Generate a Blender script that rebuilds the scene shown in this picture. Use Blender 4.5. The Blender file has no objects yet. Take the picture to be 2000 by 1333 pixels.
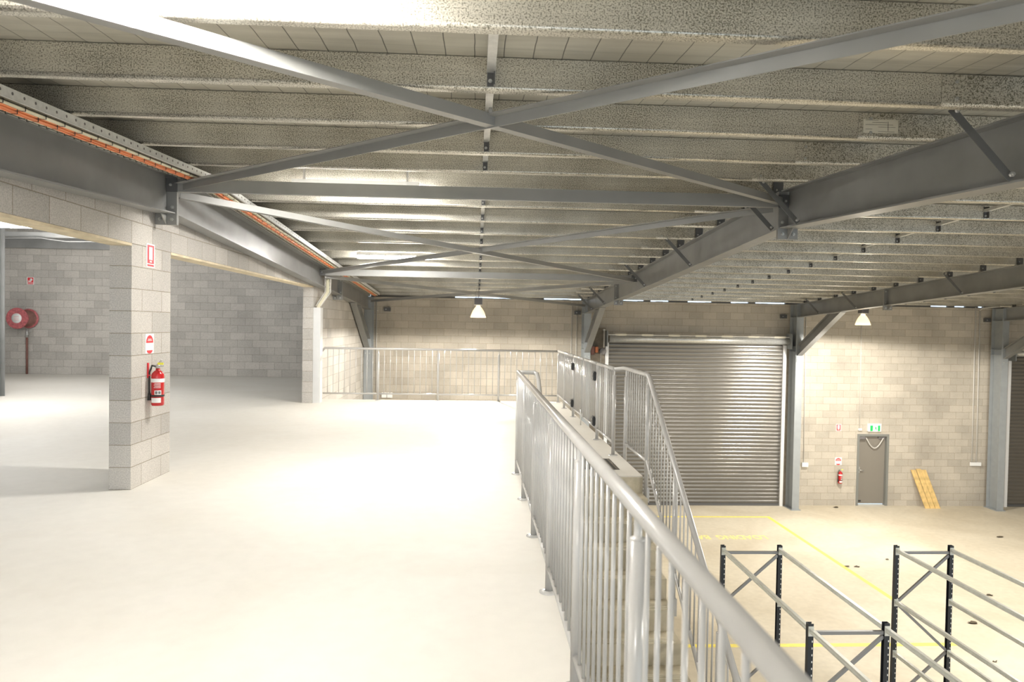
import bpy, bmesh, math, random
from mathutils import Vector, Matrix
random.seed(7)
PI = math.pi
scn = bpy.context.scene
COL = scn.collection

# ------------------------------------------------------------------ camera
CAM_H = 1.5315
yaw, pitch, roll = 0.05106, 0.02262, 0.0171
cy_, sy_ = math.cos(yaw), math.sin(yaw)
fw = Vector((sy_*math.cos(pitch), cy_*math.cos(pitch), -math.sin(pitch)))
rt = Vector((cy_, -sy_, 0)); up = rt.cross(fw)
c_, s_ = math.cos(roll), math.sin(roll)
rt2 = c_*rt + s_*up; up2 = -s_*rt + c_*up
cd = bpy.data.cameras.new('camera'); cam = bpy.data.objects.new('camera', cd); COL.objects.link(cam)
M = Matrix((rt2, up2, -fw)).transposed().to_4x4(); M.translation = Vector((0, 0, CAM_H))
cam.matrix_world = M
cd.sensor_width = 36; cd.lens = 1369.3/2000*36; cd.clip_start = .05; cd.clip_end = 200
cd.dof.use_dof = True; cd.dof.focus_distance = 5.5; cd.dof.aperture_fstop = 3.2
scn.camera = cam

# ------------------------------------------------------------------ view + world + lights
scn.view_settings.view_transform = 'Standard'; scn.view_settings.look = 'None'
scn.view_settings.gamma = 1; scn.view_settings.use_curve_mapping = False
scn.view_settings.exposure = 0.08
w = bpy.data.worlds.new('daylight'); scn.world = w; w.use_nodes = True
bg = w.node_tree.nodes['Background']; bg.inputs[0].default_value = (0.72, 0.86, 1.0, 1); bg.inputs[1].default_value = 1.6

def area_light(name, loc, sx, sy, power, rot=(0, 0, 0), col=(1, .965, .90), spread=180):
    l = bpy.data.lights.new(name, 'AREA'); l.shape = 'RECTANGLE'; l.size = sx; l.size_y = sy
    l.energy = power; l.color = col; l.spread = math.radians(spread)
    o = bpy.data.objects.new(name, l); COL.objects.link(o); o.location = loc; o.rotation_euler = rot
    return o
# added area fill from behind the camera as if daylight entered an open end
area_light('rear_fill', (7.5, -7.5, -0.4), 16, 5.0, 45, (math.radians(90), 0, 0), (1.0, .97, .92))
area_light('rear_fill', (-4.5, -7.5, 1.2), 11, 2.2, 20, (math.radians(90), 0, 0), (1.0, .97, .92))

# ------------------------------------------------------------------ materials
def new_mat(name):
    m = bpy.data.materials.new(name); m.use_nodes = True
    nt = m.node_tree; b = nt.nodes['Principled BSDF']
    return m, nt, b
def N(nt, t, **kw):
    n = nt.nodes.new(t)
    for k, v in kw.items(): setattr(n, k, v)
    return n
def L(nt, a, b): nt.links.new(a, b)
def simple(name, col, rough=.5, metal=0., spec=.5, noise=0., nscale=6., bump=0., bscale=80., coat=0.):
    m, nt, b = new_mat(name)
    b.inputs['Roughness'].default_value = rough; b.inputs['Metallic'].default_value = metal
    b.inputs['Specular IOR Level'].default_value = spec
    b.inputs['Base Color'].default_value = (*col, 1)
    if coat: b.inputs['Coat Weight'].default_value = coat
    if noise or bump:
        tc = N(nt, 'ShaderNodeTexCoord')
    if noise:
        n = N(nt, 'ShaderNodeTexNoise'); n.inputs['Scale'].default_value = nscale; n.inputs['Detail'].default_value = 4
        L(nt, tc.outputs['Object'], n.inputs['Vector'])
        r = N(nt, 'ShaderNodeMapRange'); r.inputs[1].default_value = .3; r.inputs[2].default_value = .7
        r.inputs[3].default_value = 1-noise; r.inputs[4].default_value = 1+noise*.6
        L(nt, n.outputs[0], r.inputs[0])
        v = N(nt, 'ShaderNodeVectorMath', operation='SCALE'); v.inputs[0].default_value = col
        L(nt, r.outputs[0], v.inputs['Scale']); L(nt, v.outputs[0], b.inputs['Base Color'])
    if bump:
        n2 = N(nt, 'ShaderNodeTexNoise'); n2.inputs['Scale'].default_value = bscale
        L(nt, tc.outputs['Object'], n2.inputs['Vector'])
        bp = N(nt, 'ShaderNodeBump'); bp.inputs['Strength'].default_value = bump; bp.inputs['Distance'].default_value = .004
        L(nt, n2.outputs[0], bp.inputs['Height']); L(nt, bp.outputs[0], b.inputs['Normal'])
    return m
def emis(name, col, s):
    m, nt, b = new_mat(name)
    b.inputs['Base Color'].default_value = (*col, 1); b.inputs['Emission Color'].default_value = (*col, 1)
    b.inputs['Emission Strength'].default_value = s
    return m

def block_mat(name, base, cx=0., cyy=0., cz=0., mortar=(.33, .29, .24), var=.10, stain=.12):
    """400 x 200 mm concrete block in running bond, picked by the face's own direction"""
    m, nt, b = new_mat(name)
    g = N(nt, 'ShaderNodeNewGeometry'); tc = N(nt, 'ShaderNodeTexCoord')
    sp = N(nt, 'ShaderNodeSeparateXYZ'); L(nt, tc.outputs['Object'], sp.inputs[0])
    sn = N(nt, 'ShaderNodeSeparateXYZ'); L(nt, g.outputs['Normal'], sn.inputs[0])
    ab = N(nt, 'ShaderNodeMath', operation='ABSOLUTE'); L(nt, sn.outputs[0], ab.inputs[0])
    gt = N(nt, 'ShaderNodeMath', operation='GREATER_THAN'); L(nt, ab.outputs[0], gt.inputs[0]); gt.inputs[1].default_value = .5
    sx = N(nt, 'ShaderNodeMath', operation='SUBTRACT'); L(nt, sp.outputs[0], sx.inputs[0]); sx.inputs[1].default_value = cx
    sy = N(nt, 'ShaderNodeMath', operation='SUBTRACT'); L(nt, sp.outputs[1], sy.inputs[0]); sy.inputs[1].default_value = cyy
    mx = N(nt, 'ShaderNodeMix'); L(nt, gt.outputs[0], mx.inputs[0]); L(nt, sx.outputs[0], mx.inputs[2]); L(nt, sy.outputs[0], mx.inputs[3])
    szz = N(nt, 'ShaderNodeMath', operation='SUBTRACT'); L(nt, sp.outputs[2], szz.inputs[0]); szz.inputs[1].default_value = cz
    cb = N(nt, 'ShaderNodeCombineXYZ'); L(nt, mx.outputs[0], cb.inputs[0]); L(nt, szz.outputs[0], cb.inputs[1])
    br = N(nt, 'ShaderNodeTexBrick'); L(nt, cb.outputs[0], br.inputs['Vector'])
    br.offset = .5; br.offset_frequency = 2; br.squash = 1
    br.inputs['Scale'].default_value = 1; br.inputs['Mortar Size'].default_value = .0045
    br.inputs['Mortar Smooth'].default_value = .3; br.inputs['Brick Width'].default_value = .4; br.inputs['Row Height'].default_value = .2
    a = tuple(min(1, x*(1+var)) for x in base); d = tuple(x*(1-var) for x in base)
    br.inputs['Color1'].default_value = (*a, 1); br.inputs['Color2'].default_value = (*d, 1); br.inputs['Mortar'].default_value = (*mortar, 1)
    n1 = N(nt, 'ShaderNodeTexNoise'); n1.inputs['Scale'].default_value = 1.1; n1.inputs['Detail'].default_value = 5; L(nt, tc.outputs['Object'], n1.inputs['Vector'])
    n2 = N(nt, 'ShaderNodeTexNoise'); n2.inputs['Scale'].default_value = 95; n2.inputs['Detail'].default_value = 3; L(nt, tc.outputs['Object'], n2.inputs['Vector'])
    r1 = N(nt, 'ShaderNodeMapRange'); L(nt, n1.outputs[0], r1.inputs[0]); r1.inputs[1].default_value = .3; r1.inputs[2].default_value = .7; r1.inputs[3].default_value = 1-stain; r1.inputs[4].default_value = 1+stain*.6
    r2 = N(nt, 'ShaderNodeMapRange'); L(nt, n2.outputs[0], r2.inputs[0]); r2.inputs[1].default_value = .3; r2.inputs[2].default_value = .7; r2.inputs[3].default_value = .78; r2.inputs[4].default_value = 1.14
    ml = N(nt, 'ShaderNodeMath', operation='MULTIPLY'); L(nt, r1.outputs[0], ml.inputs[0]); L(nt, r2.outputs[0], ml.inputs[1])
    v = N(nt, 'ShaderNodeVectorMath', operation='SCALE'); L(nt, br.outputs['Color'], v.inputs[0]); L(nt, ml.outputs[0], v.inputs['Scale'])
    L(nt, v.outputs[0], b.inputs['Base Color'])
    b.inputs['Roughness'].default_value = .9; b.inputs['Specular IOR Level'].default_value = .2
    hs = N(nt, 'ShaderNodeMath', operation='MULTIPLY_ADD'); L(nt, br.outputs['Fac'], hs.inputs[0]); hs.inputs[1].default_value = -1.0; L(nt, n2.outputs[0], hs.inputs[2])
    bp = N(nt, 'ShaderNodeBump'); bp.inputs['Strength'].default_value = .5; bp.inputs['Distance'].default_value = .004
    L(nt, hs.outputs[0], bp.inputs['Height']); L(nt, bp.outputs[0], b.inputs['Normal'])
    return m

def concrete(name, base, var, tint, scale=.8, rough=.75, spots=True):
    m, nt, b = new_mat(name)
    tc = N(nt, 'ShaderNodeTexCoord')
    n1 = N(nt, 'ShaderNodeTexNoise'); n1.inputs['Scale'].default_value = scale; n1.inputs['Detail'].default_value = 7; n1.inputs['Roughness'].default_value = .62
    n1.inputs['Distortion'].default_value = .8
    L(nt, tc.outputs['Object'], n1.inputs['Vector'])
    cr = N(nt, 'ShaderNodeValToRGB'); e = cr.color_ramp.elements
    e[0].position = .3; e[0].color = (*tint, 1); e[1].position = .62; e[1].color = (*base, 1)
    L(nt, n1.outputs[0], cr.inputs[0])
    n2 = N(nt, 'ShaderNodeTexNoise'); n2.inputs['Scale'].default_value = 9; n2.inputs['Detail'].default_value = 6; L(nt, tc.outputs['Object'], n2.inputs['Vector'])
    r2 = N(nt, 'ShaderNodeMapRange'); L(nt, n2.outputs[0], r2.inputs[0]); r2.inputs[1].default_value = .3; r2.inputs[2].default_value = .7; r2.inputs[3].default_value = 1-var; r2.inputs[4].default_value = 1+var*.5
    v = N(nt, 'ShaderNodeVectorMath', operation='SCALE'); L(nt, cr.outputs[0], v.inputs[0]); L(nt, r2.outputs[0], v.inputs['Scale'])
    L(nt, v.outputs[0], b.inputs['Base Color'])
    b.inputs['Roughness'].default_value = rough; b.inputs['Specular IOR Level'].default_value = .35
    bp = N(nt, 'ShaderNodeBump'); bp.inputs['Strength'].default_value = .12; bp.inputs['Distance'].default_value = .004
    n3 = N(nt, 'ShaderNodeTexNoise'); n3.inputs['Scale'].default_value = 60; L(nt, tc.outputs['Object'], n3.inputs['Vector'])
    L(nt, n3.outputs[0], bp.inputs['Height']); L(nt, bp.outputs[0], b.inputs['Normal'])
    return m

def galv(name, base, dark, amount=.5, scale=135., rough=.38, metal=.55):
    """mottled zinc coating: small dark specks on pale grey, fading in and out in broad patches"""
    m, nt, b = new_mat(name)
    tc = N(nt, 'ShaderNodeTexCoord')
    mp = N(nt, 'ShaderNodeMapping'); mp.inputs['Scale'].default_value = (1, 1, 1.15); L(nt, tc.outputs['Object'], mp.inputs[0])
    n1 = N(nt, 'ShaderNodeTexNoise'); n1.inputs['Scale'].default_value = scale; n1.inputs['Detail'].default_value = 2; n1.inputs['Roughness'].default_value = .75; n1.inputs['Distortion'].default_value = .0
    L(nt, mp.outputs[0], n1.inputs['Vector'])
    n0 = N(nt, 'ShaderNodeTexNoise'); n0.inputs['Scale'].default_value = 2.2; n0.inputs['Detail'].default_value = 3; L(nt, tc.outputs['Object'], n0.inputs['Vector'])
    th = N(nt, 'ShaderNodeMapRange'); L(nt, n0.outputs[0], th.inputs[0]); th.inputs[1].default_value = .35; th.inputs[2].default_value = .65; th.inputs[3].default_value = -.012; th.inputs[4].default_value = .05
    ad = N(nt, 'ShaderNodeMath', operation='ADD'); L(nt, n1.outputs[0], ad.inputs[0]); L(nt, th.outputs[0], ad.inputs[1])
    cr = N(nt, 'ShaderNodeValToRGB'); e = cr.color_ramp.elements
    e[0].position = .50; e[0].color = (*base, 1); e[1].position = .62; e[1].color = (*dark, 1)
    L(nt, ad.outputs[0], cr.inputs[0])
    n4 = N(nt, 'ShaderNodeTexNoise'); n4.inputs['Scale'].default_value = 1.0; n4.inputs['Detail'].default_value = 4
    mp2 = N(nt, 'ShaderNodeMapping'); mp2.inputs['Scale'].default_value = (.6, 1, 30); L(nt, tc.outputs['Object'], mp2.inputs[0]); L(nt, mp2.outputs[0], n4.inputs['Vector'])
    r4 = N(nt, 'ShaderNodeMapRange'); L(nt, n4.outputs[0], r4.inputs[0]); r4.inputs[1].default_value = .3; r4.inputs[2].default_value = .7; r4.inputs[3].default_value = .88; r4.inputs[4].default_value = 1.06
    v = N(nt, 'ShaderNodeVectorMath', operation='SCALE'); L(nt, cr.outputs[0], v.inputs[0]); L(nt, r4.outputs[0], v.inputs['Scale'])
    L(nt, v.outputs[0], b.inputs['Base Color'])
    b.inputs['Roughness'].default_value = rough; b.inputs['Metallic'].default_value = metal
    return m

def foil_mat():
    """silver roof blanket held by 150 mm safety mesh"""
    m, nt, b = new_mat('foil_blanket')
    tc = N(nt, 'ShaderNodeTexCoord'); sp = N(nt, 'ShaderNodeSeparateXYZ'); L(nt, tc.outputs['Object'], sp.inputs[0])
    nz = N(nt, 'ShaderNodeTexNoise'); nz.inputs['Scale'].default_value = 3; L(nt, tc.outputs['Object'], nz.inputs['Vector'])
    def line(sock, period, off, wd, wob):
        a = N(nt, 'ShaderNodeMath', operation='MULTIPLY_ADD'); L(nt, nz.outputs[0], a.inputs[0]); a.inputs[1].default_value = wob; L(nt, sock, a.inputs[2])
        a2 = N(nt, 'ShaderNodeMath', operation='ADD'); L(nt, a.outputs[0], a2.inputs[0]); a2.inputs[1].default_value = off
        p = N(nt, 'ShaderNodeMath', operation='PINGPONG'); L(nt, a2.outputs[0], p.inputs[0]); p.inputs[1].default_value = period/2
        r = N(nt, 'ShaderNodeMapRange'); L(nt, p.outputs[0], r.inputs[0]); r.inputs[1].default_value = wd*.4; r.inputs[2].default_value = wd; r.inputs[3].default_value = 1; r.inputs[4].default_value = 0
        return r.outputs[0]
    l1 = line(sp.outputs[0], .15, .03-.01, .0032, .02)
    l2 = line(sp.outputs[1], .30, .05, .003, .02)
    s2 = N(nt, 'ShaderNodeMath', operation='MULTIPLY'); L(nt, l2, s2.inputs[0]); s2.inputs[1].default_value = .35
    mxm = N(nt, 'ShaderNodeMath', operation='MAXIMUM'); L(nt, l1, mxm.inputs[0]); L(nt, s2.outputs[0], mxm.inputs[1])
    n1 = N(nt, 'ShaderNodeTexNoise'); n1.inputs['Scale'].default_value = 2.5; n1.inputs['Detail'].default_value = 5
    mp = N(nt, 'ShaderNodeMapping'); mp.inputs['Scale'].default_value = (.5, 6, 1); L(nt, tc.outputs['Object'], mp.inputs[0]); L(nt, mp.outputs[0], n1.inputs['Vector'])
    cr = N(nt, 'ShaderNodeValToRGB'); e = cr.color_ramp.elements
    e[0].position = .3; e[0].color = (.47, .445, .38, 1); e[1].position = .7; e[1].color = (.60, .575, .50, 1); L(nt, n1.outputs[0], cr.inputs[0])
    mx = N(nt, 'ShaderNodeMix', data_type='RGBA'); L(nt, mxm.outputs[0], mx.inputs[0]); L(nt, cr.outputs[0], mx.inputs[6]); mx.inputs[7].default_value = (.12, .11, .09, 1)
    L(nt, mx.outputs[2], b.inputs['Base Color'])
    b.inputs['Roughness'].default_value = .42; b.inputs['Metallic'].default_value = .35
    sub = N(nt, 'ShaderNodeMath', operation='MULTIPLY_ADD'); L(nt, l1, sub.inputs[0]); sub.inputs[1].default_value = 1.0; L(nt, n1.outputs[0], sub.inputs[2])
    bp = N(nt, 'ShaderNodeBump'); bp.inputs['Strength'].default_value = .4; bp.inputs['Distance'].default_value = .01
    L(nt, sub.outputs[0], bp.inputs['Height']); L(nt, bp.outputs[0], b.inputs['Normal'])
    return m

MT = {}
MT['block_left'] = block_mat('block_wall_left', (.50, .475, .44), -3.26, 6.4, 0, mortar=(.32, .285, .23), var=.12)
MT['block_far'] = block_mat('block_wall_far', (.50, .455, .385), .09, 0, 0, mortar=(.34, .29, .22), var=.09, stain=.16)
MT['block_unit'] = block_mat('block_wall_unit', (.50, .475, .435), .09, 0, 0, mortar=(.29, .27, .235), var=.10)
MT['slab'] = concrete('pale_concrete', (.685, .662, .612), .03, (.64, .61, .55), .55, .62)
MT['lower'] = concrete('tan_concrete', (.635, .575, .46), .07, (.53, .465, .355), .5, .6)
MT['step'] = concrete('step_concrete', (.56, .505, .385), .14, (.40, .35, .25), 3.0, .85)
MT['tread'] = concrete('tread_concrete', (.62, .57, .46), .08, (.48, .43, .33), 3.0, .8)
MT['galv'] = galv('mottled_zinc', (.72, .69, .61), (.20, .185, .14), rough=.32, metal=.6)
MT['galv_plain'] = simple('galvanised_steel', (.62, .62, .60), .38, .6, noise=.12, nscale=25)
MT['galv_tray'] = simple('tray_steel', (.82, .83, .83), .33, .55, noise=.1, nscale=30)
MT['foil'] = foil_mat()
MT['steel'] = simple('grey_painted_steel', (.235, .237, .232), .38, 0, .5, noise=.16, nscale=2.5)
MT['brace'] = simple('grey_brace_paint', (.27, .268, .255), .42, 0, .5, noise=.08, nscale=3)
MT['fly'] = simple('dark_angle_paint', (.13, .13, .125), .45)
MT['plate'] = simple('dark_plate_paint', (.10, .10, .10), .45)
MT['bolt'] = simple('zinc_bolt', (.50, .50, .48), .35, .6)
MT['column'] = simple('column_paint', (.30, .32, .33), .42, noise=.06)
MT['rail'] = simple('rail_paint', (.44, .43, .41), .22, 0, .6, noise=.05, nscale=8)
MT['rail_dark'] = simple('rail_primer', (.50, .50, .485), .4)
MT['black'] = simple('black_plastic', (.02, .02, .02), .4)
MT['door_slat'] = simple('roller_slat', (.165, .155, .14), .25, .5, .6, noise=.05, nscale=2)
MT['door_guide'] = simple('white_guide', (.78, .78, .78), .4)
MT['tan'] = simple('reveal_render', (.22, .19, .15), .9, noise=.25, nscale=8)
MT['exitdoor'] = simple('taupe_door_paint', (.215, .195, .165), .5)
MT['frame'] = simple('door_frame_paint', (.20, .205, .19), .45)
MT['timber'] = simple('pine', (.72, .50, .20), .65, noise=.22, nscale=9)
MT['ply'] = simple('form_board', (.70, .60, .42), .75, noise=.18, nscale=7)
MT['white'] = simple('white_plastic', (.82, .82, .80), .4)
MT['conduit'] = simple('grey_conduit', (.60, .58, .54), .45)
MT['duct'] = simple('painted_duct', (.66, .66, .65), .35, noise=.04)
MT['tray_base'] = simple('perforated_base', (.20, .18, .14), .5, .4, noise=.5, nscale=90)
MT['orange'] = simple('orange_cable', (.74, .23, .085), .45)
MT['cream'] = simple('cream_cable', (.70, .66, .50), .5)
MT['red'] = simple('red_enamel', (.48, .012, .015), .25, coat=.4)
MT['redsign'] = simple('red_print', (.72, .04, .05), .5)
MT['hose_red'] = simple('faded_red_drum', (.50, .13, .14), .5, noise=.4, nscale=22)
MT['pipe'] = simple('rusty_red_pipe', (.22, .10, .08), .6, noise=.25, nscale=10)
MT['green'] = simple('exit_green', (.02, .50, .12), .5)
MT['yellowpaint'] = simple('yellow_line_paint', (.92, .78, .16), .6, noise=.12, nscale=14)
MT['yellowfade'] = simple('faded_yellow_paint', (.90, .80, .30), .65, noise=.15, nscale=20)
MT['yellowtag'] = simple('yellow_tag', (.85, .80, .08), .5)
MT['rack_post'] = simple('dark_blue_grey_rack', (.022, .026, .032), .4)
MT['rack_beam'] = simple('zinc_beam', (.72, .73, .68), .32, .35, noise=.1, nscale=20)
MT['rack_lace'] = simple('zinc_lacing', (.30, .30, .30), .4, .6)
MT['leaf'] = simple('dead_leaf', (.10, .08, .05), .8)
MT['tube'] = emis('lamp_diffuser', (1, .97, .92), 175)
MT['bulb'] = emis('lamp_lens', (1, .96, .88), 7)
MT['exitlit'] = emis('lit_sign_face', (.95, 1, .95), 1.2)
MT['housing'] = simple('ballast_grey', (.16, .15, .15), .5)
MT['sticker'] = simple('paper_label', (.70, .66, .55), .6)
MT['ink'] = simple('label_ink', (.12, .11, .09), .6)
MT['dark_roof'] = simple('dark_roof_sheet', (.20, .21, .21), .5)  # one even dark grey for the left unit's ceiling
m, nt, b = new_mat('prismatic_bell')
b.inputs['Base Color'].default_value = (.85, .78, .66, 1); b.inputs['Roughness'].default_value = .3
b.inputs['Transmission Weight'].default_value = .0; 
tl = N(nt, 'ShaderNodeBsdfTranslucent'); tl.inputs[0].default_value = (.95, .85, .7, 1)
ms = N(nt, 'ShaderNodeMixShader'); ms.inputs[0].default_value = .45
L(nt, b.outputs[0], ms.inputs[1]); L(nt, tl.outputs[0], ms.inputs[2]); L(nt, ms.outputs[0], nt.nodes['Material Output'].inputs[0])
MT['bell'] = m

# ------------------------------------------------------------------ mesh helpers
class MB:
    def __init__(s): s.v = []; s.f = []; s.sm = []; s.mi = []; s.cur = 0
    def add(s, vs, fs, smooth=False):
        o = len(s.v); s.v += [tuple(v) for v in vs]
        for f in fs: s.f.append(tuple(o+i for i in f)); s.sm.append(smooth); s.mi.append(s.cur)
        return s
    def box(s, x0, x1, y0, y1, z0, z1):
        v = [(x, y, z) for z in (z0, z1) for y in (y0, y1) for x in (x0, x1)]
        return s.add(v, [(0, 2, 3, 1), (4, 5, 7, 6), (0, 1, 5, 4), (2, 6, 7, 3), (0, 4, 6, 2), (1, 3, 7, 5)])
    def prism(s, poly, axis, a, b):
        """poly: 2D points; axis 'X': (y,z), 'Y': (x,z), 'Z': (x,y)"""
        def P(p, t): return {'X': (t, p[0], p[1]), 'Y': (p[0], t, p[1]), 'Z': (p[0], p[1], t)}[axis]
        n = len(poly); vs = [P(p, a) for p in poly]+[P(p, b) for p in poly]
        fs = [tuple(range(n))[::-1], tuple(range(n, 2*n))]+[(i, (i+1) % n, n+(i+1) % n, n+i) for i in range(n)]
        return s.add(vs, fs)
    def tube(s, pts, r, n=12, caps=True, r2=None):
        pts = [Vector(p) for p in pts]; rings = []; prev = None
        for i, p in enumerate(pts):
            if i == 0: d = pts[1]-p
            elif i == len(pts)-1: d = p-pts[i-1]
            else: d = (pts[i+1]-p).normalized()+(p-pts[i-1]).normalized()
            d.normalize()
            if prev is None:
                u = d.cross(Vector((0, 0, 1)))
                if u.length < .05: u = d.cross(Vector((0, 1, 0)))
            else: u = prev-d*prev.dot(d)
            u.normalize(); prev = u; w_ = d.cross(u)
            rr = r
            if 0 < i < len(pts)-1:
                ca = d.dot((p-pts[i-1]).normalized()); k = 1/max(.5, ca)
            else: k = 1
            if r2 is not None: rr = r+(r2-r)*i/(len(pts)-1)
            rings.append([p+(u*math.cos(2*PI*j/n)+w_*math.sin(2*PI*j/n))*rr*(k if k < 1.3 else 1.15) for j in range(n)])
        vs = [q for R_ in rings for q in R_]; fs = []
        for i in range(len(rings)-1):
            for j in range(n): fs.append((i*n+j, i*n+(j+1) % n, (i+1)*n+(j+1) % n, (i+1)*n+j))
        s.add(vs, fs, True)
        if caps:
            o = len(s.v)-len(vs)
            s.f.append(tuple(o+j for j in range(n))[::-1]); s.sm.append(False); s.mi.append(s.cur)
            s.f.append(tuple(o+(len(rings)-1)*n+j for j in range(n))); s.sm.append(False); s.mi.append(s.cur)
        return s
    def lathe(s, prof, c, axis='Z', n=28, smooth=True):
        """prof: (radius, height along axis)"""
        c = Vector(c); ax = {'X': (Vector((0, 1, 0)), Vector((0, 0, 1)), Vector((1, 0, 0))), 'Y': (Vector((1, 0, 0)), Vector((0, 0, 1)), Vector((0, 1, 0))), 'Z': (Vector((1, 0, 0)), Vector((0, 1, 0)), Vector((0, 0, 1)))}[axis]
        vs = [c+(ax[0]*math.cos(2*PI*j/n)+ax[1]*math.sin(2*PI*j/n))*max(r, 1e-4)+ax[2]*h for r, h in prof for j in range(n)]
        fs = [(i*n+j, i*n+(j+1) % n, (i+1)*n+(j+1) % n, (i+1)*n+j) for i in range(len(prof)-1) for j in range(n)]
        return s.add(vs, fs, smooth)
    def bar(s, p0, p1, sec, upv=(0, 0, 1)):
        """sweep a 2D section (side, up) from p0 to p1"""
        p0 = Vector(p0); p1 = Vector(p1); d = (p1-p0).normalized(); sd = d.cross(Vector(upv)).normalized(); u = sd.cross(d)
        n = len(sec); vs = [p+sd*a+u*b_ for p in (p0, p1) for a, b_ in sec]
        fs = [tuple(range(n))[::-1], tuple(range(n, 2*n))]+[(i, (i+1) % n, n+(i+1) % n, n+i) for i in range(n)]
        return s.add(vs, fs)
    def build(s, name, mat, parent=None, kind=None, label=None, origin=(0, 0, 0)):
        me = bpy.data.meshes.new(name)
        o = bpy.data.objects.new(name, me); COL.objects.link(o)
        off = Vector(origin)
        if parent is not None:
            o.parent = parent; off = wloc(parent)
        else: o.location = off
        me.from_pydata([tuple(Vector(v)-off) for v in s.v], [], s.f)
        for m_ in (mat if isinstance(mat, (list, tuple)) else [mat]): me.materials.append(MT[m_] if isinstance(m_, str) else m_)
        me.polygons.foreach_set('use_smooth', s.sm); me.polygons.foreach_set('material_index', s.mi)
        bm_ = bmesh.new(); bm_.from_mesh(me); bmesh.ops.recalc_face_normals(bm_, faces=bm_.faces); bm_.to_mesh(me); bm_.free()
        me.update()
        if kind: o['kind'] = kind
        if label: o['label'] = label
        return o
def wloc(o):
    v = Vector((0, 0, 0))
    while o is not None: v += o.location; o = o.parent
    return v
def thing(name, label, cat, loc=(0, 0, 0), group=None):
    o = bpy.data.objects.new(name, None); COL.objects.link(o); o.location = loc; o.empty_display_size = .2
    return tag(o, label, cat, group)
def tag(o, label, cat, group=None):
    o['label'] = label; o['category'] = cat
    if group: o['group'] = group
    return o
def copy_tree(o, loc, label=None, group=None):
    r = o.copy(); COL.objects.link(r); r.location = loc
    if label: r['label'] = label
    if group: r['group'] = group
    for ch in list(o.children):
        c = ch.copy(); COL.objects.link(c); c.parent = r
        for g_ in list(ch.children):
            d = g_.copy(); COL.objects.link(d); d.parent = c
    return r
def share(name, proto, parent, dloc):
    """a further part with the same mesh, moved by dloc from the first"""
    o = proto.copy(); o.name = name; COL.objects.link(o); o.parent = parent; o.location = Vector(proto.location)+Vector(dloc)
    return o
def hexbolt(mb, c, ax, r=.014, h=.012):
    n = 6; c = Vector(c)
    A = {'X': (Vector((0, 1, 0)), Vector((0, 0, 1)), Vector((1, 0, 0))), 'Y': (Vector((1, 0, 0)), Vector((0, 0, 1)), Vector((0, 1, 0))), 'Z': (Vector((1, 0, 0)), Vector((0, 1, 0)), Vector((0, 0, 1)))}[ax[-1]]
    sg = -1 if ax[0] == '-' else 1
    vs = [c+(A[0]*math.cos(PI/3*j)+A[1]*math.sin(PI/3*j))*r+A[2]*sg*t for t in (0, h) for j in range(n)]
    mb.add(vs, [tuple(range(6))[::-1], tuple(range(6, 12))]+[(j, (j+1) % 6, 6+(j+1) % 6, 6+j) for j in range(6)])
    vs = [c+(A[0]*math.cos(PI/4*j)+A[1]*math.sin(PI/4*j))*r*.55+A[2]*sg*t for t in (h, h*1.8) for j in range(8)]
    mb.add(vs, [tuple(range(8, 16))]+[(j, (j+1) % 8, 8+(j+1) % 8, 8+j) for j in range(8)])
def text_mesh(name, s, size, mat, M4, parent=None, sx=1.0):
    c = bpy.data.curves.new(name, 'FONT'); c.body = s; c.size = size; c.extrude = 0.0006; c.offset = size*.022; c.align_x = 'CENTER'; c.align_y = 'CENTER'
    t = bpy.data.objects.new(name, c); COL.objects.link(t)
    dg = bpy.context.evaluated_depsgraph_get(); me = bpy.data.meshes.new_from_object(t.evaluated_get(dg))
    bpy.data.objects.remove(t); bpy.data.curves.remove(c)
    me.transform(Matrix.Diagonal((sx, 1, 1, 1)))
    me.transform(M4)
    o = bpy.data.objects.new(name, me); COL.objects.link(o)
    if parent is not None:
        o.parent = parent; me.transform(Matrix.Translation(-wloc(parent)))
    me.materials.clear(); me.materials.append(MT[mat])
    return o
ORD = ['first', 'second', 'third', 'fourth', 'fifth', 'sixth', 'seventh', 'eighth', 'ninth', 'tenth', 'eleventh', 'twelfth', 'thirteenth',
       'fourteenth', 'fifteenth', 'sixteenth', 'seventeenth', 'eighteenth', 'nineteenth', 'twentieth', 'twenty-first']

# ------------------------------------------------------------------ key dimensions
ZL = -3.57                                   # lower floor
YW = 19.83                                   # far wall face
XL = -3.065                                  # partition wall face
RIDGE = 6.85
def rt_z(y): return 2.915-.052*abs(y-RIDGE)  # top of rafters = underside of purlins
def rb_z(y): return rt_z(y)-.38
PD = .168                                    # purlin depth
FR = [-2.955, 3.07, 9.09, 15.10]             # frames
YB = -6.5                                    # end behind the camera, left without a wall for daylight

# ------------------------------------------------------------------ floors, walls, roof
mb = MB(); mb.box(-3.3, 22, YB-1, YW+.2, ZL-.15, ZL); mb.build('floor', 'lower', kind='structure')
mb = MB()
mb.prism([(-14.5, YB), (.52, YB), (.52, 7.11), (1.735, 7.11), (1.735, 14.05), (-3.07, 14.05), (-3.07, 19.5), (-14.5, 19.5)], 'Z', -.2, 0)
mb.build('floor', 'slab', kind='structure')
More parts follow.
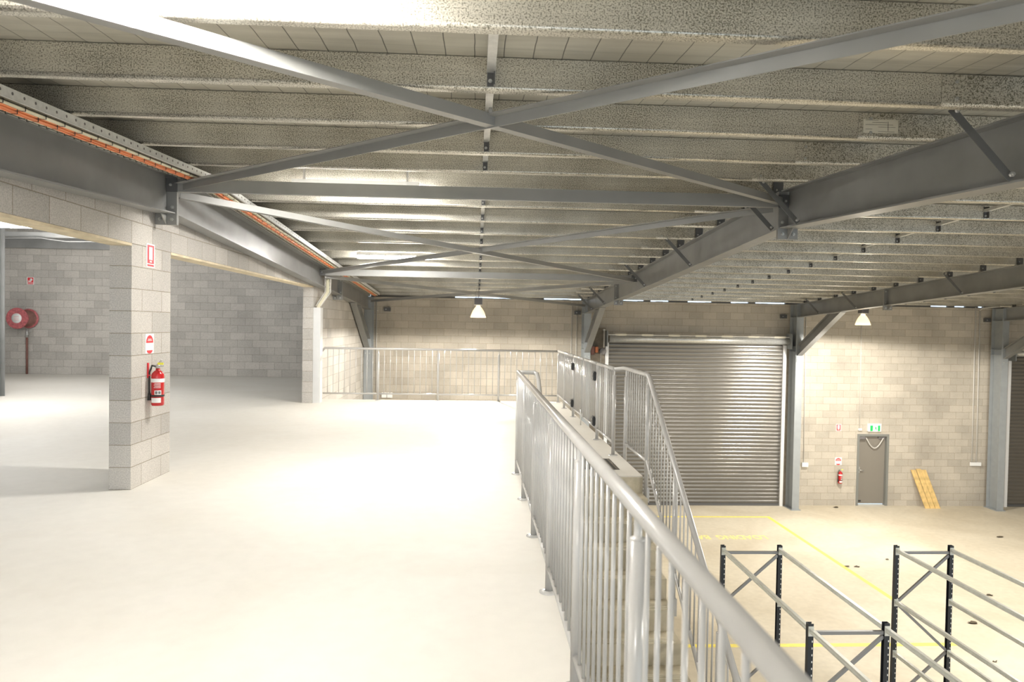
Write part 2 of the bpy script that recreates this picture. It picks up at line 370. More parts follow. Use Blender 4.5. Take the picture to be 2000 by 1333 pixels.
# partition wall with its two wide openings: lintel run, solid end by the far wall
mb = MB()
T0 = XL-.19
mb.box(T0, XL, 13.34, YW, ZL, 3.2)
mb.box(T0, XL, YB, 13.34, 2.2, 3.2)
mb.box(T0, XL, YB, -1.2, 0, 2.2)
mb.box(T0, XL, 19.5, YW, 3.2, 4.3)
mb.build('wall_left', 'block_left', kind='structure')
mb = MB(); mb.box(T0, XL, 6.40, 7.195, 0, 2.199)
o = mb.build('block_pillar', 'block_left'); tag(o, 'square grey concrete block pillar carrying the red fire extinguisher', 'pillar')
for i, (a, b_) in enumerate([(-1.2, 6.398), (7.197, 13.338)]):
    mb = MB(); mb.box(T0+.002, XL+.004, a, b_, 2.178, 2.2); mb.build('trim_%d' % (i+1), 'ply', kind='structure')
# far wall, doorway cut for the exit door
DX0, DX1, DZ1 = 11.17, 12.06, -1.50
mb = MB()
mb.box(XL, DX0, YW, YW+.19, ZL, 2.262); mb.box(DX0, DX1, YW, YW+.19, DZ1, 2.262); mb.box(DX1, 22, YW, YW+.19, ZL, 2.262)
mb.build('wall_far', 'block_far', kind='structure')
mb = MB(); mb.box(21.8, 22, YB, YW, ZL, 2.6); mb.build('wall_right', 'block_far', kind='structure')
mb = MB(); mb.box(-14.5, T0, 19.5, 19.69, 0, 4.3); mb.build('wall_unit_far', 'block_unit', kind='structure')
mb = MB(); mb.box(-14.7, -14.5, YB, 19.69, 0, 4.3); mb.build('wall_unit_side', 'block_unit', kind='structure')
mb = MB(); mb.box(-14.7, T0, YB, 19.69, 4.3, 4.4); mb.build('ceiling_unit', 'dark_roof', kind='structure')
mb = MB(); mb.box(.30, .50, YB, 7.09, ZL, -.2); mb.box(1.53, 1.73, 7.3, 14.05, ZL, -.2); mb.build('wall_under_slab', 'block_far', kind='structure')
# roof blanket
mb = MB()
zr = rt_z(RIDGE)+PD+.004
def rz(y): return zr-.052*abs(y-RIDGE)
for a, b_ in [(YB, RIDGE), (RIDGE, 20.35)]:
    v = [(x, y, rz(y)+dz) for dz in (0, .05) for y in (a, b_) for x in (-3.25 if b_ < 8 else -3.06, 22)]
    mb.add(v, [(0, 2, 3, 1), (4, 5, 7, 6), (0, 1, 5, 4), (2, 6, 7, 3), (0, 4, 6, 2), (1, 3, 7, 5)])
mb.build('ceiling', 'foil', kind='structure')
# ragged foam closer along the wall head; the gaps in it let daylight through
mb = MB(); x = XL+.1
gaps = [(-.55, 1.2), (1.45, 1.6), (1.95, 2.9), (3.45, 3.62), (4.0, 4.85), (5.0, 5.55), (6.0, 6.75), (7.3, 7.8), (7.95, 8.95), (13.2, 13.7), (13.95, 14.4), (14.75, 14.9)]
while x < 21.7:
    w_ = .18; g_ = any(a < x+w_/2 < b_ for a, b_ in gaps)
    h = .012+random.random()*.012 if g_ else .14
    mb.box(x, x+w_+.01, YW+.03, YW+.12, 2.262, 2.262+h); x += w_
mb.build('trim_3', 'plate', kind='structure')

# ------------------------------------------------------------------ purlins
PY = [1.93, 2.80, 3.667, 4.49, 5.40, 6.26, 7.10, 7.93, 8.78, 9.65, 10.52, 11.36, 12.21, 13.10, 13.98, 14.83, 15.68, 16.53, 17.38, 18.22, 19.02]
def purlin(y, x0, x1, dy, name_label, grp):
    zb = rt_z(y)+(.0 if dy >= 0 else -.003); t = .0025; fl = .058; lp = .016
    y0 = y+dy; zt = zb+PD
    rr = .017; arc = [(y0+rr*(1-math.cos(q)), zb+rr*(1-math.sin(q))) for q in [PI/2*i/5 for i in range(6)]]
    out = arc+[(y0+fl, zb), (y0+fl, zb+lp), (y0+fl-t, zb+lp), (y0+fl-t, zb+t), (y0+rr, zb+t), (y0+t, zb+rr), (y0+t, zt-t), (y0+fl-t, zt-t), (y0+fl-t, zt-lp), (y0+fl, zt-lp), (y0+fl, zt), (y0, zt)]
    prof = out
    m_ = MB(); m_.prism(prof, 'X', x0, x1)
    for q in range(2, 7): m_.sm[q] = True
    m_.sm[1+len(prof)] = False
    r = m_.build('roof_purlin', 'galv', origin=((x0+x1)/2, y, zb))
    tag(r, name_label, 'purlin', grp)
    bolts = [(x1-.16, .05), (x1-.16, .125)] if x0 < 0 else [(x0+.08, .04), (x0+.08, .13), (x1-.2, .05)]
    for bx, bz in bolts:
        mb_ = MB(); hexbolt(mb_, (bx, y0, zb+bz), '-Y', .011, .008); mb_.build('bolt', 'bolt', r)
    return r
for k, y in enumerate(PY):
    side = 'on the camera side of the ridge' if y < RIDGE else 'beyond the ridge'
    i = k if y < RIDGE else k-6
    nm = ORD[k]
    purlin(y, -3.06, FR[1]+.5, 0, f'{nm} mottled zinc roof purlin from the camera, over the mezzanine bay', 'roof purlins over the mezzanine bay')
    if k >= 1:
        purlin(y, FR[1]-.6, FR[2]+.45, -.004, f'{nm} mottled zinc roof purlin from the camera, over the stair and roller door bay', 'roof purlins over the roller door bay')
    if y > 8:
        purlin(y, FR[2]-.6, FR[3]+.45, -.008, f'{nm} mottled zinc roof purlin from the camera, over the exit door bay', 'roof purlins over the exit door bay')
        if y > 15: purlin(y, FR[3]-.4, 21.7, -.012, f'{nm} roof purlin from the camera, over the rightmost bay', 'roof purlins over the rightmost bay')
# bridging bars between purlins
def bridging(xm, k, bay):
    ya, yb = PY[k]+.06, PY[k+1]; za, zb = rt_z(ya)+.085, rt_z(yb)+.085
    m_ = MB(); w2 = .0225
    m_.bar((xm, ya, za), (xm, yb-.006, zb), [(-w2, 0), (w2, 0), (w2, .032), (w2-.003, .032), (w2-.003, .003), (-w2+.003, .003), (-w2+.003, .032), (-w2, .032)])
    r = m_.build('bridging_bar', 'galv_plain', origin=(xm, ya, za))
    tag(r, f'thin zinc bridging bar between the {ORD[k]} and {ORD[k+1]} purlins, {bay}', 'bridging bar', 'bridging bars between the purlins')
    m_ = MB(); m_.box(xm-.02, xm+.02, yb-.012, yb-.005, zb-.07, zb+.06); m_.box(xm+.014, xm+.02, yb-.045, yb-.012, zb-.07, zb+.06)
    br_ = m_.build('end_bracket', 'plate', r)
    m_ = MB(); hexbolt(m_, (xm-.004, yb-.012, zb-.045), '-Y', .011, .01); m_.build('bolt', 'bolt', r)
for k in range(1, 20):
    if k == 5: 
        continue
    bridging(.055, k, 'mezzanine bay')
for k in range(6, 20): bridging(5.91, k, 'roller door bay')
for k in range(12, 20): bridging(11.95, k, 'exit door bay')

# ------------------------------------------------------------------ rafters
def isec(h, b_, tf, tw):
    return [(-b_/2, 0), (b_/2, 0), (b_/2, tf), (tw/2, tf), (tw/2, h-tf), (b_/2, h-tf), (b_/2, h), (-b_/2, h), (-b_/2, h-tf), (-tw/2, h-tf), (-tw/2, tf), (-b_/2, tf)]
def rafter(x, label, near=True, cleats=True):
    r = thing('rafter', label, 'rafter', (x, RIDGE, rb_z(RIDGE)), 'steel roof rafters')
    D = .375
    for a, b_ in ([(YB, RIDGE-.02)] if near else [])+[(RIDGE+.02, 15.09), (15.13, 19.26)]:
        m_ = MB(); m_.bar((x, a, rb_z(a)), (x, b_, rb_z(b_)), isec(D, .17, .013, .009)); m_.build('beam', 'steel', r)
    # end plates at the ridge and the outer splice
    bo = MB()
    for ys, wd, dz in ((RIDGE, .20, .105), (15.11, .20, .10)):
        for s in (-1, 1):
            m_ = MB(); zb = rb_z(ys)-dz; zt = rt_z(ys)-(.015 if ys < 10 else .012)
            y0 = ys-.018 if s < 0 else ys+.002
            m_.box(x-wd/2, x+wd/2, y0, y0+.016, zb, zt); m_.build('end_plate', 'brace', r)
        for bx, bz in ((-.055, rb_z(ys)-.055), (.055, rb_z(ys)-.055), (-.06, rb_z(ys)+.06), (.06, rb_z(ys)+.06), (-.06, rt_z(ys)-.07), (.06, rt_z(ys)-.07)):
            m1 = MB(); hexbolt(m1, (x+bx, ys-.018, bz), '-Y', .016, .014); m1.build('bolt', 'bolt', r)
        m_ = MB(); m_.prism([(ys-.018, zb), (ys-.018, rb_z(ys)), (ys-.15, rb_z(ys)+.0)], 'X', x-.004, x+.004); m_.build('gusset', 'brace', r)
    if cleats:
        for y in PY:
            if y > RIDGE:
                m_ = MB(); zb = rt_z(y); m_.box(x-.05, x+.05, y-.026, y-.018, zb+.001, zb+.155); c = m_.build('purlin_cleat', 'plate', r)
                m_ = MB(); hexbolt(m_, (x-.02, y-.026, zb+.06), '-Y', .011, .008); m_.build('bolt', 'bolt', c)
    return r
rafter(FR[0], 'dark grey steel rafter running over the block partition beside the cable tray', True, False)
rafter(FR[1], 'dark grey steel rafter across the middle of the roof above the stairs', True)
rafter(FR[2], 'dark grey steel rafter between the roller door and the exit door', False)
rafter(FR[3], 'dark grey steel rafter at the right edge, above the last column', False)

# columns
def column(x, label, z0):
    c = thing('column', label, 'column', (x, 19.5, z0), 'steel columns along the far wall')
    m_ = MB(); zt = rt_z(19.3)-.02
    m_.box(x-.1, x+.1, 19.28, 19.294, z0, zt); m_.box(x-.1, x+.1, 19.70, 19.714, z0, zt); m_.box(x-.005, x+.005, 19.294, 19.70, z0, zt)
    m_.build('shaft', 'column', c)
    m_ = MB(); m_.box(x-.14, x+.14, 19.24, 19.76, z0, z0+.02); m_.build('base_plate', 'column', c)
    for zz in (rb_z(19.3), 1.05, .9):
        m_ = MB(); m_.box(x-.098, x-.006, 19.295, 19.699, zz, zz+.012); m_.box(x+.006, x+.098, 19.295, 19.699, zz, zz+.012); m_.build('stiffener', 'column', c)
    return c
column(FR[0]-.0, 'grey steel column in the far left corner behind the mezzanine railing', ZL)
column(FR[1], 'grey steel column left of the large roller door', ZL)
column(FR[2], 'grey steel column right of the large roller door', ZL)
column(FR[3], 'grey steel column by the right edge, before the last roller door', ZL)
def knee(x, label):
    k = thing('knee_brace', label, 'brace', (x, 18.2, 1.2), 'knee braces under the rafters')
    m_ = MB(); h = .24
    p0 = Vector((x, 16.98, rb_z(16.98)-.012)); p1 = Vector((x, 19.27, .80))
    # parallel upper edge trimmed by the rafter and the column
    d = (p1-p0).normalized(); nrm = Vector((0, -d.z, d.y))
    a0 = p0; a1 = p1
    t = (rb_z(17.55)-.012); 
    b0 = Vector((x, 17.62, rb_z(17.62)-.012)); b1 = Vector((x, 19.27, b0.z+(19.27-17.62)*d.z/d.y))
    for wx, o0, o1, q0, q1 in ((.075, a0, a1, .0, .011), (.075, b0, b1, -.011, 0.)):
        vs = [Vector((x+s*wx, o.y, o.z))+nrm*q for o in (o0, o1) for s in (-1, 1) for q in (q0, q1)]
        m_.add(vs, [(0, 1, 3, 2), (4, 6, 7, 5), (0, 2, 6, 4), (1, 5, 7, 3), (0, 4, 5, 1), (2, 3, 7, 6)])
    m_.add([(x+s*.004, p.y, p.z) for s in (-1, 1) for p in (a0, a1, b1, b0)], [(0, 1, 2, 3), (7, 6, 5, 4), (0, 4, 5, 1), (2, 6, 7, 3), (1, 5, 6, 2), (0, 3, 7, 4)])
    m_.build('strut', 'steel', k)
    m_ = MB(); m_.box(x-.085, x+.085, 19.262, 19.276, .62, 1.45); m_.build('end_plate', 'column', k)
    for sx in (-.05, .05):
        m_ = MB(); hexbolt(m_, (x+sx, 19.262, .70), '-Y', .016, .012); m_.build('bolt', 'bolt', k)
knee(FR[0], 'sloping grey knee brace in the far left corner')
knee(FR[1], 'sloping grey knee brace left of the large roller door')
knee(FR[2], 'sloping grey knee brace right of the large roller door')
knee(FR[3], 'sloping grey knee brace at the right edge of the hall')

# fly braces: rafter bottom flange up to a purlin
def fly(x, y, side, label):
    f = MB()
    p0 = (x+side*.03, y-.02, rb_z(y)+.02); p1 = (x+side*.40, y-.03, rt_z(y)+.02)
    f.bar(p0, p1, [(-.023, 0), (.023, 0), (.023, .004), (-.019, .004), (-.019, .045), (-.023, .045)], (0, 1, 0))
    r = f.build('fly_brace', 'fly', origin=p0); tag(r, label, 'brace', 'fly braces beside the rafters')
    m_ = MB(); hexbolt(m_, (p0[0]+side*.02, p0[1]-.02, p0[2]+.02), '-Y', .015, .014); m_.build('bolt', 'bolt', r)
    m_ = MB(); hexbolt(m_, (p1[0]-side*.02, p1[1]-.02, p1[2]-.02), '-Y', .013, .014); m_.build('bolt', 'bolt', r)
for x, lst, w1 in ((FR[1], [3.82, 6.44, 7.01, 9.71, 12.36, 16.25, 18.05], 'middle rafter above the stairs'), (FR[2], [12.62, 16.25, 18.05], 'rafter left of the exit door')):
    for j, y in enumerate(lst):
        fly(x-.06, y, -1, f'{ORD[j]} short fly brace from the camera, on the {w1}')

# ridge strut and second strut
def strut(y, label):
    z0 = rt_z(y)-.176+.002; m_ = MB(); x0, x1 = FR[0]+.1, FR[1]-.1; h = .118
    m_.prism([(y, z0), (y+.05, z0), (y+.05, z0+.006), (y+.004, z0+.006), (y+.004, z0+h-.004), (y+.05, z0+h-.004), (y+.05, z0+h), (y, z0+h)], 'X', x0, x1)
    r = m_.build('roof_strut', 'brace', origin=(0, y, z0)); tag(r, label, 'strut', 'roof struts')
    for xe in (x1-.02, x0-.085):
        m_ = MB(); m_.box(xe, xe+.105, y-.008, y, z0-.005, z0+h+.005); m_.build('end_cleat', 'plate', r)
    for bx in (x1+.0, x1+.05, x0-.04):
        m_ = MB(); hexbolt(m_, (bx, y-.008, z0+h/2), '-Y', .013, .012); m_.build('bolt', 'bolt', r)
strut(6.795, 'grey channel strut spanning the mezzanine bay at the roof ridge')
strut(13.3, 'grey channel strut spanning the mezzanine bay near the railing, further back')

# angle bracing
def angle(p0, p1, top, label):
    p0 = Vector(p0); p1 = Vector(p1); w_ = .065; t = .006
    d = (p1-p0).normalized(); sd = d.cross(Vector((0, 0, 1))).normalized()
    sgn = 1 if sd.y < 0 else -1        # side towards the camera
    if top: sec = [(0, 0), (sgn*t, 0), (sgn*t, w_-t), (sgn*w_, w_-t), (sgn*w_, w_), (0, w_)]
    else: sec = [(0, 0), (-sgn*w_, 0), (-sgn*w_, t), (-sgn*t, t), (-sgn*t, w_), (0, w_)]
    m_ = MB(); m_.bar(p0, p1, sec)
    r = m_.build('angle_brace', 'brace', origin=tuple((p0+p1)/2)); tag(r, label, 'brace', 'crossed roof braces')
    return r
xa, xb = FR[0]+.09, FR[1]-.09
r = angle((xa, 6.88, 2.757), (xb, 1.20, 2.552), True, 'long grey angle brace rising from the pillar side to the upper right corner')
m_ = MB(); hexbolt(m_, (.06, 3.99, 2.725), 'Z', .018, .018); m_.build('crossing_bolt', 'bolt', r)
angle((xb, 6.76, 2.765), (xa, 1.20, 2.557), False, 'long grey angle brace from the upper left corner down to the middle rafter')
angle((xa, 6.93, 2.70), (xb, 13.2, 2.39), False, 'grey angle brace behind the ridge strut, from the left rafter towards the lamp')
angle((xb, 6.98, 2.72), (xa, 13.2, 2.42), True, 'grey angle brace behind the ridge strut, from the middle rafter to the far strut')
angle((xa, 13.38, 2.36), (xb, 19.2, 2.07), False, 'thin grey angle brace near the far wall, falling towards the roller door')
angle((xb, 13.38, 2.38), (xa, 19.2, 2.09), True, 'thin grey angle brace near the far wall, falling towards the left corner')

# ------------------------------------------------------------------ cable tray and cables along the left rafter
tr = thing('cable_tray', 'perforated zinc cable tray hung along the left rafter', 'cable tray', (-2.73, 10, rt_z(10)))
def sweep_roof(prof_fn, ya, yb, m_):
    for a, b_ in [(ya, RIDGE), (RIDGE, yb)]:
        P0, P1 = prof_fn(a), prof_fn(b_); n = len(P0)
        m_.add([(p[0], a, p[1]) for p in P0]+[(p[0], b_, p[1]) for p in P1], [tuple(range(n))[::-1], tuple(range(n, 2*n))]+[(i, (i+1) % n, n+(i+1) % n, n+i) for i in range(n)])
YA, YE = 1.2, 18.4
def plate_prof(x0, x1, z0, z1): return lambda y: [(x0, rt_z(y)+z0), (x1, rt_z(y)+z0), (x1, rt_z(y)+z1), (x0, rt_z(y)+z1)]
m_ = MB(); sweep_roof(plate_prof(-2.527, -2.523, -.056, -.002), YA, YE, m_); sweep_roof(plate_prof(-2.54, -2.523, -.058, -.055), YA, YE, m_); m_.build('side_rail', 'galv_tray', tr)
m_ = MB(); sweep_roof(plate_prof(-2.79, -2.786, -.056, -.002), YA, YE, m_); m_.build('side_rail', 'galv_tray', tr)
m_ = MB(); sweep_roof(plate_prof(-2.786, -2.54, -.054, -.051), YA, YE, m_); m_.build('base_plate', 'tray_base', tr)
# punched holes in the outer side rail, seen as small dark studs
hp = MB()
y = YA+.05
while y < 16:
    zc = rt_z(y)-.028
    hp.add([(-2.5215, y+.008*math.cos(2*PI*j/8), zc+.009*math.sin(2*PI*j/8)) for j in range(8)]+[(-2.5235, y+.008*math.cos(2*PI*j/8), zc+.009*math.sin(2*PI*j/8)) for j in range(8)], [tuple(range(8))]+[(j, (j+1) % 8, 8+(j+1) % 8, 8+j) for j in range(8)])
    y += .10
o = hp.build('punched_hole', 'housing', tr); o['kind'] = 'stuff'
for gi, (mat, xs, lab, nm) in enumerate((('orange', (-2.622, -2.638, -2.654, -2.670, -2.630, -2.660), 'bundle of orange power cables tied in the cable tray', 'orange'),
                                         ('cream', (-2.577, -2.590, -2.603, -2.688, -2.702, -2.716), 'bundle of cream cables lying beside the orange ones in the tray', 'cream'))):
    cb = thing('cable_bundle', lab, 'cables', (xs[0], 9, rt_z(9)-.07), 'cables in the tray')
    for ci, x in enumerate(xs):
        rr = .0085 if mat == 'orange' else .006; low = 0 if (mat != 'orange' or ci < 4) else .012
        pts = []; y = YA-.1
        while y < YE+.3:
            pts.append((x+random.uniform(-.004, .004), y, rt_z(y)-.0565-rr+random.uniform(-.004, .0)-low)); y += .28
        m_ = MB(); m_.tube(pts, rr, 8); m_.build('cable', mat, cb)
    y = YA+.08; k = 0
    x0, x1 = min(xs)-.01, max(xs)+.01
    while y < YE and k < 95:
        z = rt_z(y)
        m_ = MB(); zl = .094 if mat == 'orange' else .077; m_.box(x0, x1, y, y+.006, z-zl-.002, z-zl); m_.box(x0, x0+.002, y, y+.006, z-zl, z-.055); m_.box(x1-.002, x1, y, y+.006, z-zl, z-.055)
        m_.build('cable_tie', 'black', cb); y += .19; k += 1
# cable drop and painted duct by the second pillar
dr = thing('cable_drop', 'pale cable ladder dropping from the tray to the painted duct', 'cable tray', (-2.85, 13.55, 2.1))
m_ = MB()
for dx in (-.05, .05):
    m_.bar((-2.84+dx, 13.56, 2.45), (-2.84+dx, 13.56, 2.10), [(-.006, -.02), (.006, -.02), (.006, .02), (-.006, .02)], (0, 1, 0))
    m_.bar((-2.84+dx, 13.56, 2.10), (-3.0+dx*.9, 13.47, 1.83), [(-.006, -.02), (.006, -.02), (.006, .02), (-.006, .02)], (0, 1, 0))
m_.build('side_rail', 'conduit', dr)
m_ = MB()
for q in range(5): m_.box(-2.885, -2.795, 13.545, 13.57, 2.12+q*.075, 2.132+q*.075)
for q in range(4): 
    t = (q+.5)/4; m_.box(-2.885-.16*t, -2.795-.16*t, 13.55-.09*t-.01, 13.55-.09*t+.01, 2.10-.27*t, 2.112-.27*t)
m_.build('rung', 'conduit', dr)
for dx in (-.02, 0, .02):
    m_ = MB(); m_.tube([(-2.84+dx, 13.545, 2.46), (-2.84+dx, 13.54, 2.10), (-2.99+dx, 13.45, 1.83), (-2.99+dx, 13.45, 1.74)], .011, 8); m_.build('cable', 'cream', dr)
m_ = MB(); m_.box(-3.064, -2.93, 13.36, 13.56, 0, 1.80)
tag(m_.build('cable_duct', 'duct'), 'pale grey rectangular cable duct standing against the second block pier', 'duct')

# ------------------------------------------------------------------ lamps
def batten(x, y, dz, label, power, tilt=0):
    b_ = thing('strip_light', label, 'light', (x, y, rt_z(y)-dz), 'fluorescent strip lights')
    z = rt_z(y)-dz; m_ = MB(); m_.box(x-.61, x+.61, y-.05, y+.05, z-.0, z+.055); m_.build('housing', 'white', b_)
    m_ = MB(); pr = [(-.048, 0), (-.045, -.03), (-.028, -.047), (0, -.052), (.028, -.047), (.045, -.03), (.048, 0)]
    m_.prism([(y+a, z-.001+c) for a, c in pr], 'X', x-.60, x+.60); m_.build('diffuser', 'tube', b_)
    for q in (-.4, -.13, .13, .4):
        m_ = MB(); m_.box(x+q-.012, x+q+.012, y-.054, y+.054, z-.012, z+.02); m_.build('clip', 'conduit', b_)
    for q in (-.5, .5):
        m_ = MB(); m_.box(x+q-.01, x+q+.01, y-.01, y+.01, z+.055, rt_z(y)+PD); m_.build('hanger', 'galv_plain', b_)
    a = area_light('strip_light_glow', (x, y, z-.06), 1.1, .08, power); a.parent = b_; a.location = (0, 0, -.06)
    return b_
batten(-1.2, 6.97, .05, 'cream strip light just behind the ridge strut, half hidden by it', 32)
batten(-1.42, 12.0, -.02, 'glowing strip light above the second pair of crossed braces', 34)
batten(-1.0, 2.52, -.085, 'strip light above the camera, over the left of the mezzanine', 22)
batten(-1.1, -2.6, .01, 'added unseen strip light behind the camera, brightening the mezzanine', 120)  # out of view, added to brighten the near mezzanine floor

def highbay(x, y, zr_, label, power, top=None, leak=.03):
    h = thing('high_bay_lamp', label, 'light', (x, y, zr_), 'high bay lamps')
    m_ = MB(); m_.lathe([(.045, .27), (.055, .24), (.085, .205), (.12, .15), (.148, .09), (.165, .03), (.176, 0), (.172, .0), (.16, .03), (.142, .09), (.112, .15), (.078, .20), (.05, .235)], (x, y, zr_)); m_.build('bell', 'bell', h)
    m_ = MB(); m_.lathe([(.0001, .0), (.09, -.001), (.168, .003), (.168, .007), (.0001, .006)], (x, y, zr_+.004)); m_.build('lens', 'bulb', h)
    m_ = MB(); m_.lathe([(.0001, .12), (.03, .13), (.04, .17), (.03, .23), (.0001, .24)], (x, y, zr_)); m_.build('bulb', 'bulb', h)
    m_ = MB(); m_.lathe([(.05, .27), (.088, .275), (.088, .285), (.0001, .285)], (x, y, zr_)); m_.build('collar', 'white', h)
    m_ = MB(); m_.box(x-.085, x+.085, y-.085, y+.085, zr_+.285, zr_+.44)
    for q in range(7):
        xx = x-.085+.17*q/6; m_.box(xx-.003, xx+.003, y-.095, y-.085, zr_+.29, zr_+.435)
    m_.build('ballast_box', 'housing', h)
    zt = top if top else rt_z(y)+.004
    m_ = MB(); m_.tube([(x, y, zr_+.44), (x, y, zr_+.50), (x+.01, y, (zr_+.5+zt)/2), (x, y, zt)], .005, 6); m_.tube([(x-.05, y, zr_+.44), (x-.07, y, zr_+.55), (x-.01, y, zt-.06)], .004, 6); m_.build('suspension_hook', 'housing', h)
    l = bpy.data.lights.new('high_bay_glow', 'SPOT'); l.energy = power; l.spot_size = math.radians(173); l.spot_blend = .10; l.shadow_soft_size = .15; l.color = (1, .95, .86)
    lo = bpy.data.objects.new('high_bay_glow', l); COL.objects.link(lo); lo.parent = h; lo.location = (0, 0, -.03)
    if leak <= 0: return h
    l = bpy.data.lights.new('high_bay_leak', 'POINT'); l.energy = power*leak; l.shadow_soft_size = .17; l.color = (1, .93, .80)
    lo = bpy.data.objects.new('high_bay_leak', l); COL.objects.link(lo); lo.parent = h; lo.location = (0, 0, -.20)
    return h
highbay(.035, 15.71, 1.69, 'lit high bay lamp hanging before the far wall above the mezzanine railing', 1150)
highbay(9.36, 16.56, 1.68, 'lit high bay lamp behind the right rafter, above the exit door', 1500)
highbay(8.7, 9.25, 1.75, 'added unseen high bay lamp over the lower floor, beyond the right edge', 1150, None, .0)  # added outside the frame to lift the lower floor
highbay(6.2, 1.2, 1.9, 'added unseen high bay lamp over the storage racks, behind the view', 650, None, .0)  # unseen extra lamp, put in for light around the racks
highbay(13.2, 10.4, 1.75, 'added unseen high bay lamp over the lower floor, furthest from the mezzanine', 1500, None, .0)  # another lamp added out of view to light the lower level

# ------------------------------------------------------------------ railings
CYL = {}
def cyl_mesh(r, h, n=10):
    key = (round(r, 4), round(h, 3), n)
    if key not in CYL:
        m_ = MB(); m_.tube([(0, 0, 0), (0, 0, h)], r, n)
        o = m_.build('tmp', 'rail'); CYL[key] = o.data; bpy.data.objects.remove(o)
    return CYL[key]
def upright(name, root, x, y, z0, z1, r, n=10):
    o = bpy.data.objects.new(name, cyl_mesh(r, z1-z0, n)); COL.objects.link(o); o.parent = root
    o.location = Vector((x, y, z0))-wloc(root); return o
def post(root, x, y, z0, z1, pin_to, base=True):
    p = upright('post', root, x, y, z0, z1, .022, 16)
    m_ = MB()
    m_.lathe([(.0225, 0), (.022, .004), (.014, .007), (.0115, .01), (.0115, pin_to-z1)], (x, y, z1), n=16); m_.build('pin', 'rail', p)
    if base:
        m_ = MB(); m_.lathe([(.055, 0), (.055, .006), (.03, .010), (.024, .012)], (x, y, z0), n=20); m_.build('foot_flange', 'rail', p)
    return p
def hrail(root, pts, r=.024, name='handrail', n=16):
    m_ = MB(); m_.tube(pts, r, n); return m_.build(name, 'rail', root)

# 1 near railing along the stair edge
XR = .44
R1 = thing('railing', 'long pale grey balustrade running past the camera along the mezzanine edge', 'railing', (XR, 3.6, 0))
posts1 = [7.17, 6.13, 5.05, 3.98, 2.91, 1.84, .77]
HZ = 1.045
hrail(R1, [(XR, 7.22, HZ), (XR, .25, HZ)])
hrail(R1, [(XR, 7.22, HZ), (XR+.09, 7.22, HZ), (XR+.165, 7.22, HZ), (XR+.19, 7.19, HZ-.012), (XR+.2, 7.1, HZ-.07), (XR+.2, 6.0, HZ-.87), (XR+.2, 2.7, HZ-.87-3.3*.729)], .021, 'stair_handrail')
for y in posts1: post(R1, XR, y, 0, .965, HZ-.02)
m_ = MB()
for a, b_ in zip(posts1[:-1], posts1[1:]): m_.tube([(XR, a-.02, .14), (XR, b_+.02, .14)], .0155, 10)
m_.tube([(XR, .75, .14), (XR, .25, .14)], .0155, 10)
m_.build('bottom_rail', 'rail', R1)
for a, b_ in zip(posts1, posts1[1:]+[-.3]):
    for j in range(1, 10):
        y = a+(b_-a)*j/10
        if y > .3: upright('baluster', R1, XR, y, .145, HZ-.02, .007)
for y in (6.4, 5.2, 4.0):
    m_ = MB(); zz = HZ-.05-.729*(7.1-y); m_.tube([(XR+.2, y, zz-.02), (XR+.2, y, zz-.07), (XR+.06, y, zz-.08)], .007, 8); m_.build('bracket', 'rail', R1)

# 2 far railing
YF = 13.95
R2 = thing('railing', 'pale grey balustrade across the far edge of the mezzanine floor', 'railing', (-.7, YF, 0))
px2 = [-3.02, -1.925, -.745, .46, 1.65]; H2 = 1.02
hrail(R2, [(-3.02, YF, H2-.06), (-2.97, YF, H2), (1.65, YF, H2)], .021)
for x in px2[1:4]: post(R2, x, YF, 0, .93, H2-.02)
m_ = MB()
for a, b_ in zip(px2[:-1], px2[1:]): m_.tube([(a+.02, YF, .13), (b_-.02, YF, .13)], .0155, 10)
m_.build('bottom_rail', 'rail', R2)
for a, b_ in zip(px2[:-1], px2[1:]):
    for j in range(1, 10): upright('baluster', R2, a+(b_-a)*j/10, YF, .135, H2-.015, .007)

# 3 gate side railing: two fixed runs and two gate leaves
XG = 1.65; HG = 1.03
def fixed_run(y0, y1, ps, label):
    R_ = thing('railing', label, 'railing', (XG, (y0+y1)/2, 0), 'railing runs beside the gates')
    hrail(R_, [(XG, y0, HG), (XG, y1, HG)])
    for y in ps: post(R_, XG, y, 0, .95, HG-.02)
    m_ = MB(); m_.tube([(XG, y0, .15), (XG, y1, .15)], .0165, 10); m_.build('bottom_rail', 'rail', R_)
    n = int((y0-y1)/.107)
    for j in range(1, n):
        y = y0+(y1-y0)*j/n
        if min(abs(y-q) for q in ps) > .04: upright('baluster', R_, XG, y, .155, HG-.02, .007)
    return R_
fixed_run(13.93, 11.72, [13.93, 12.93, 11.72], 'far run of grey railing between the mezzanine corner and the gates')
fixed_run(9.38, 8.25, [9.38, 8.25], 'near run of grey railing between the gates and the stair head')
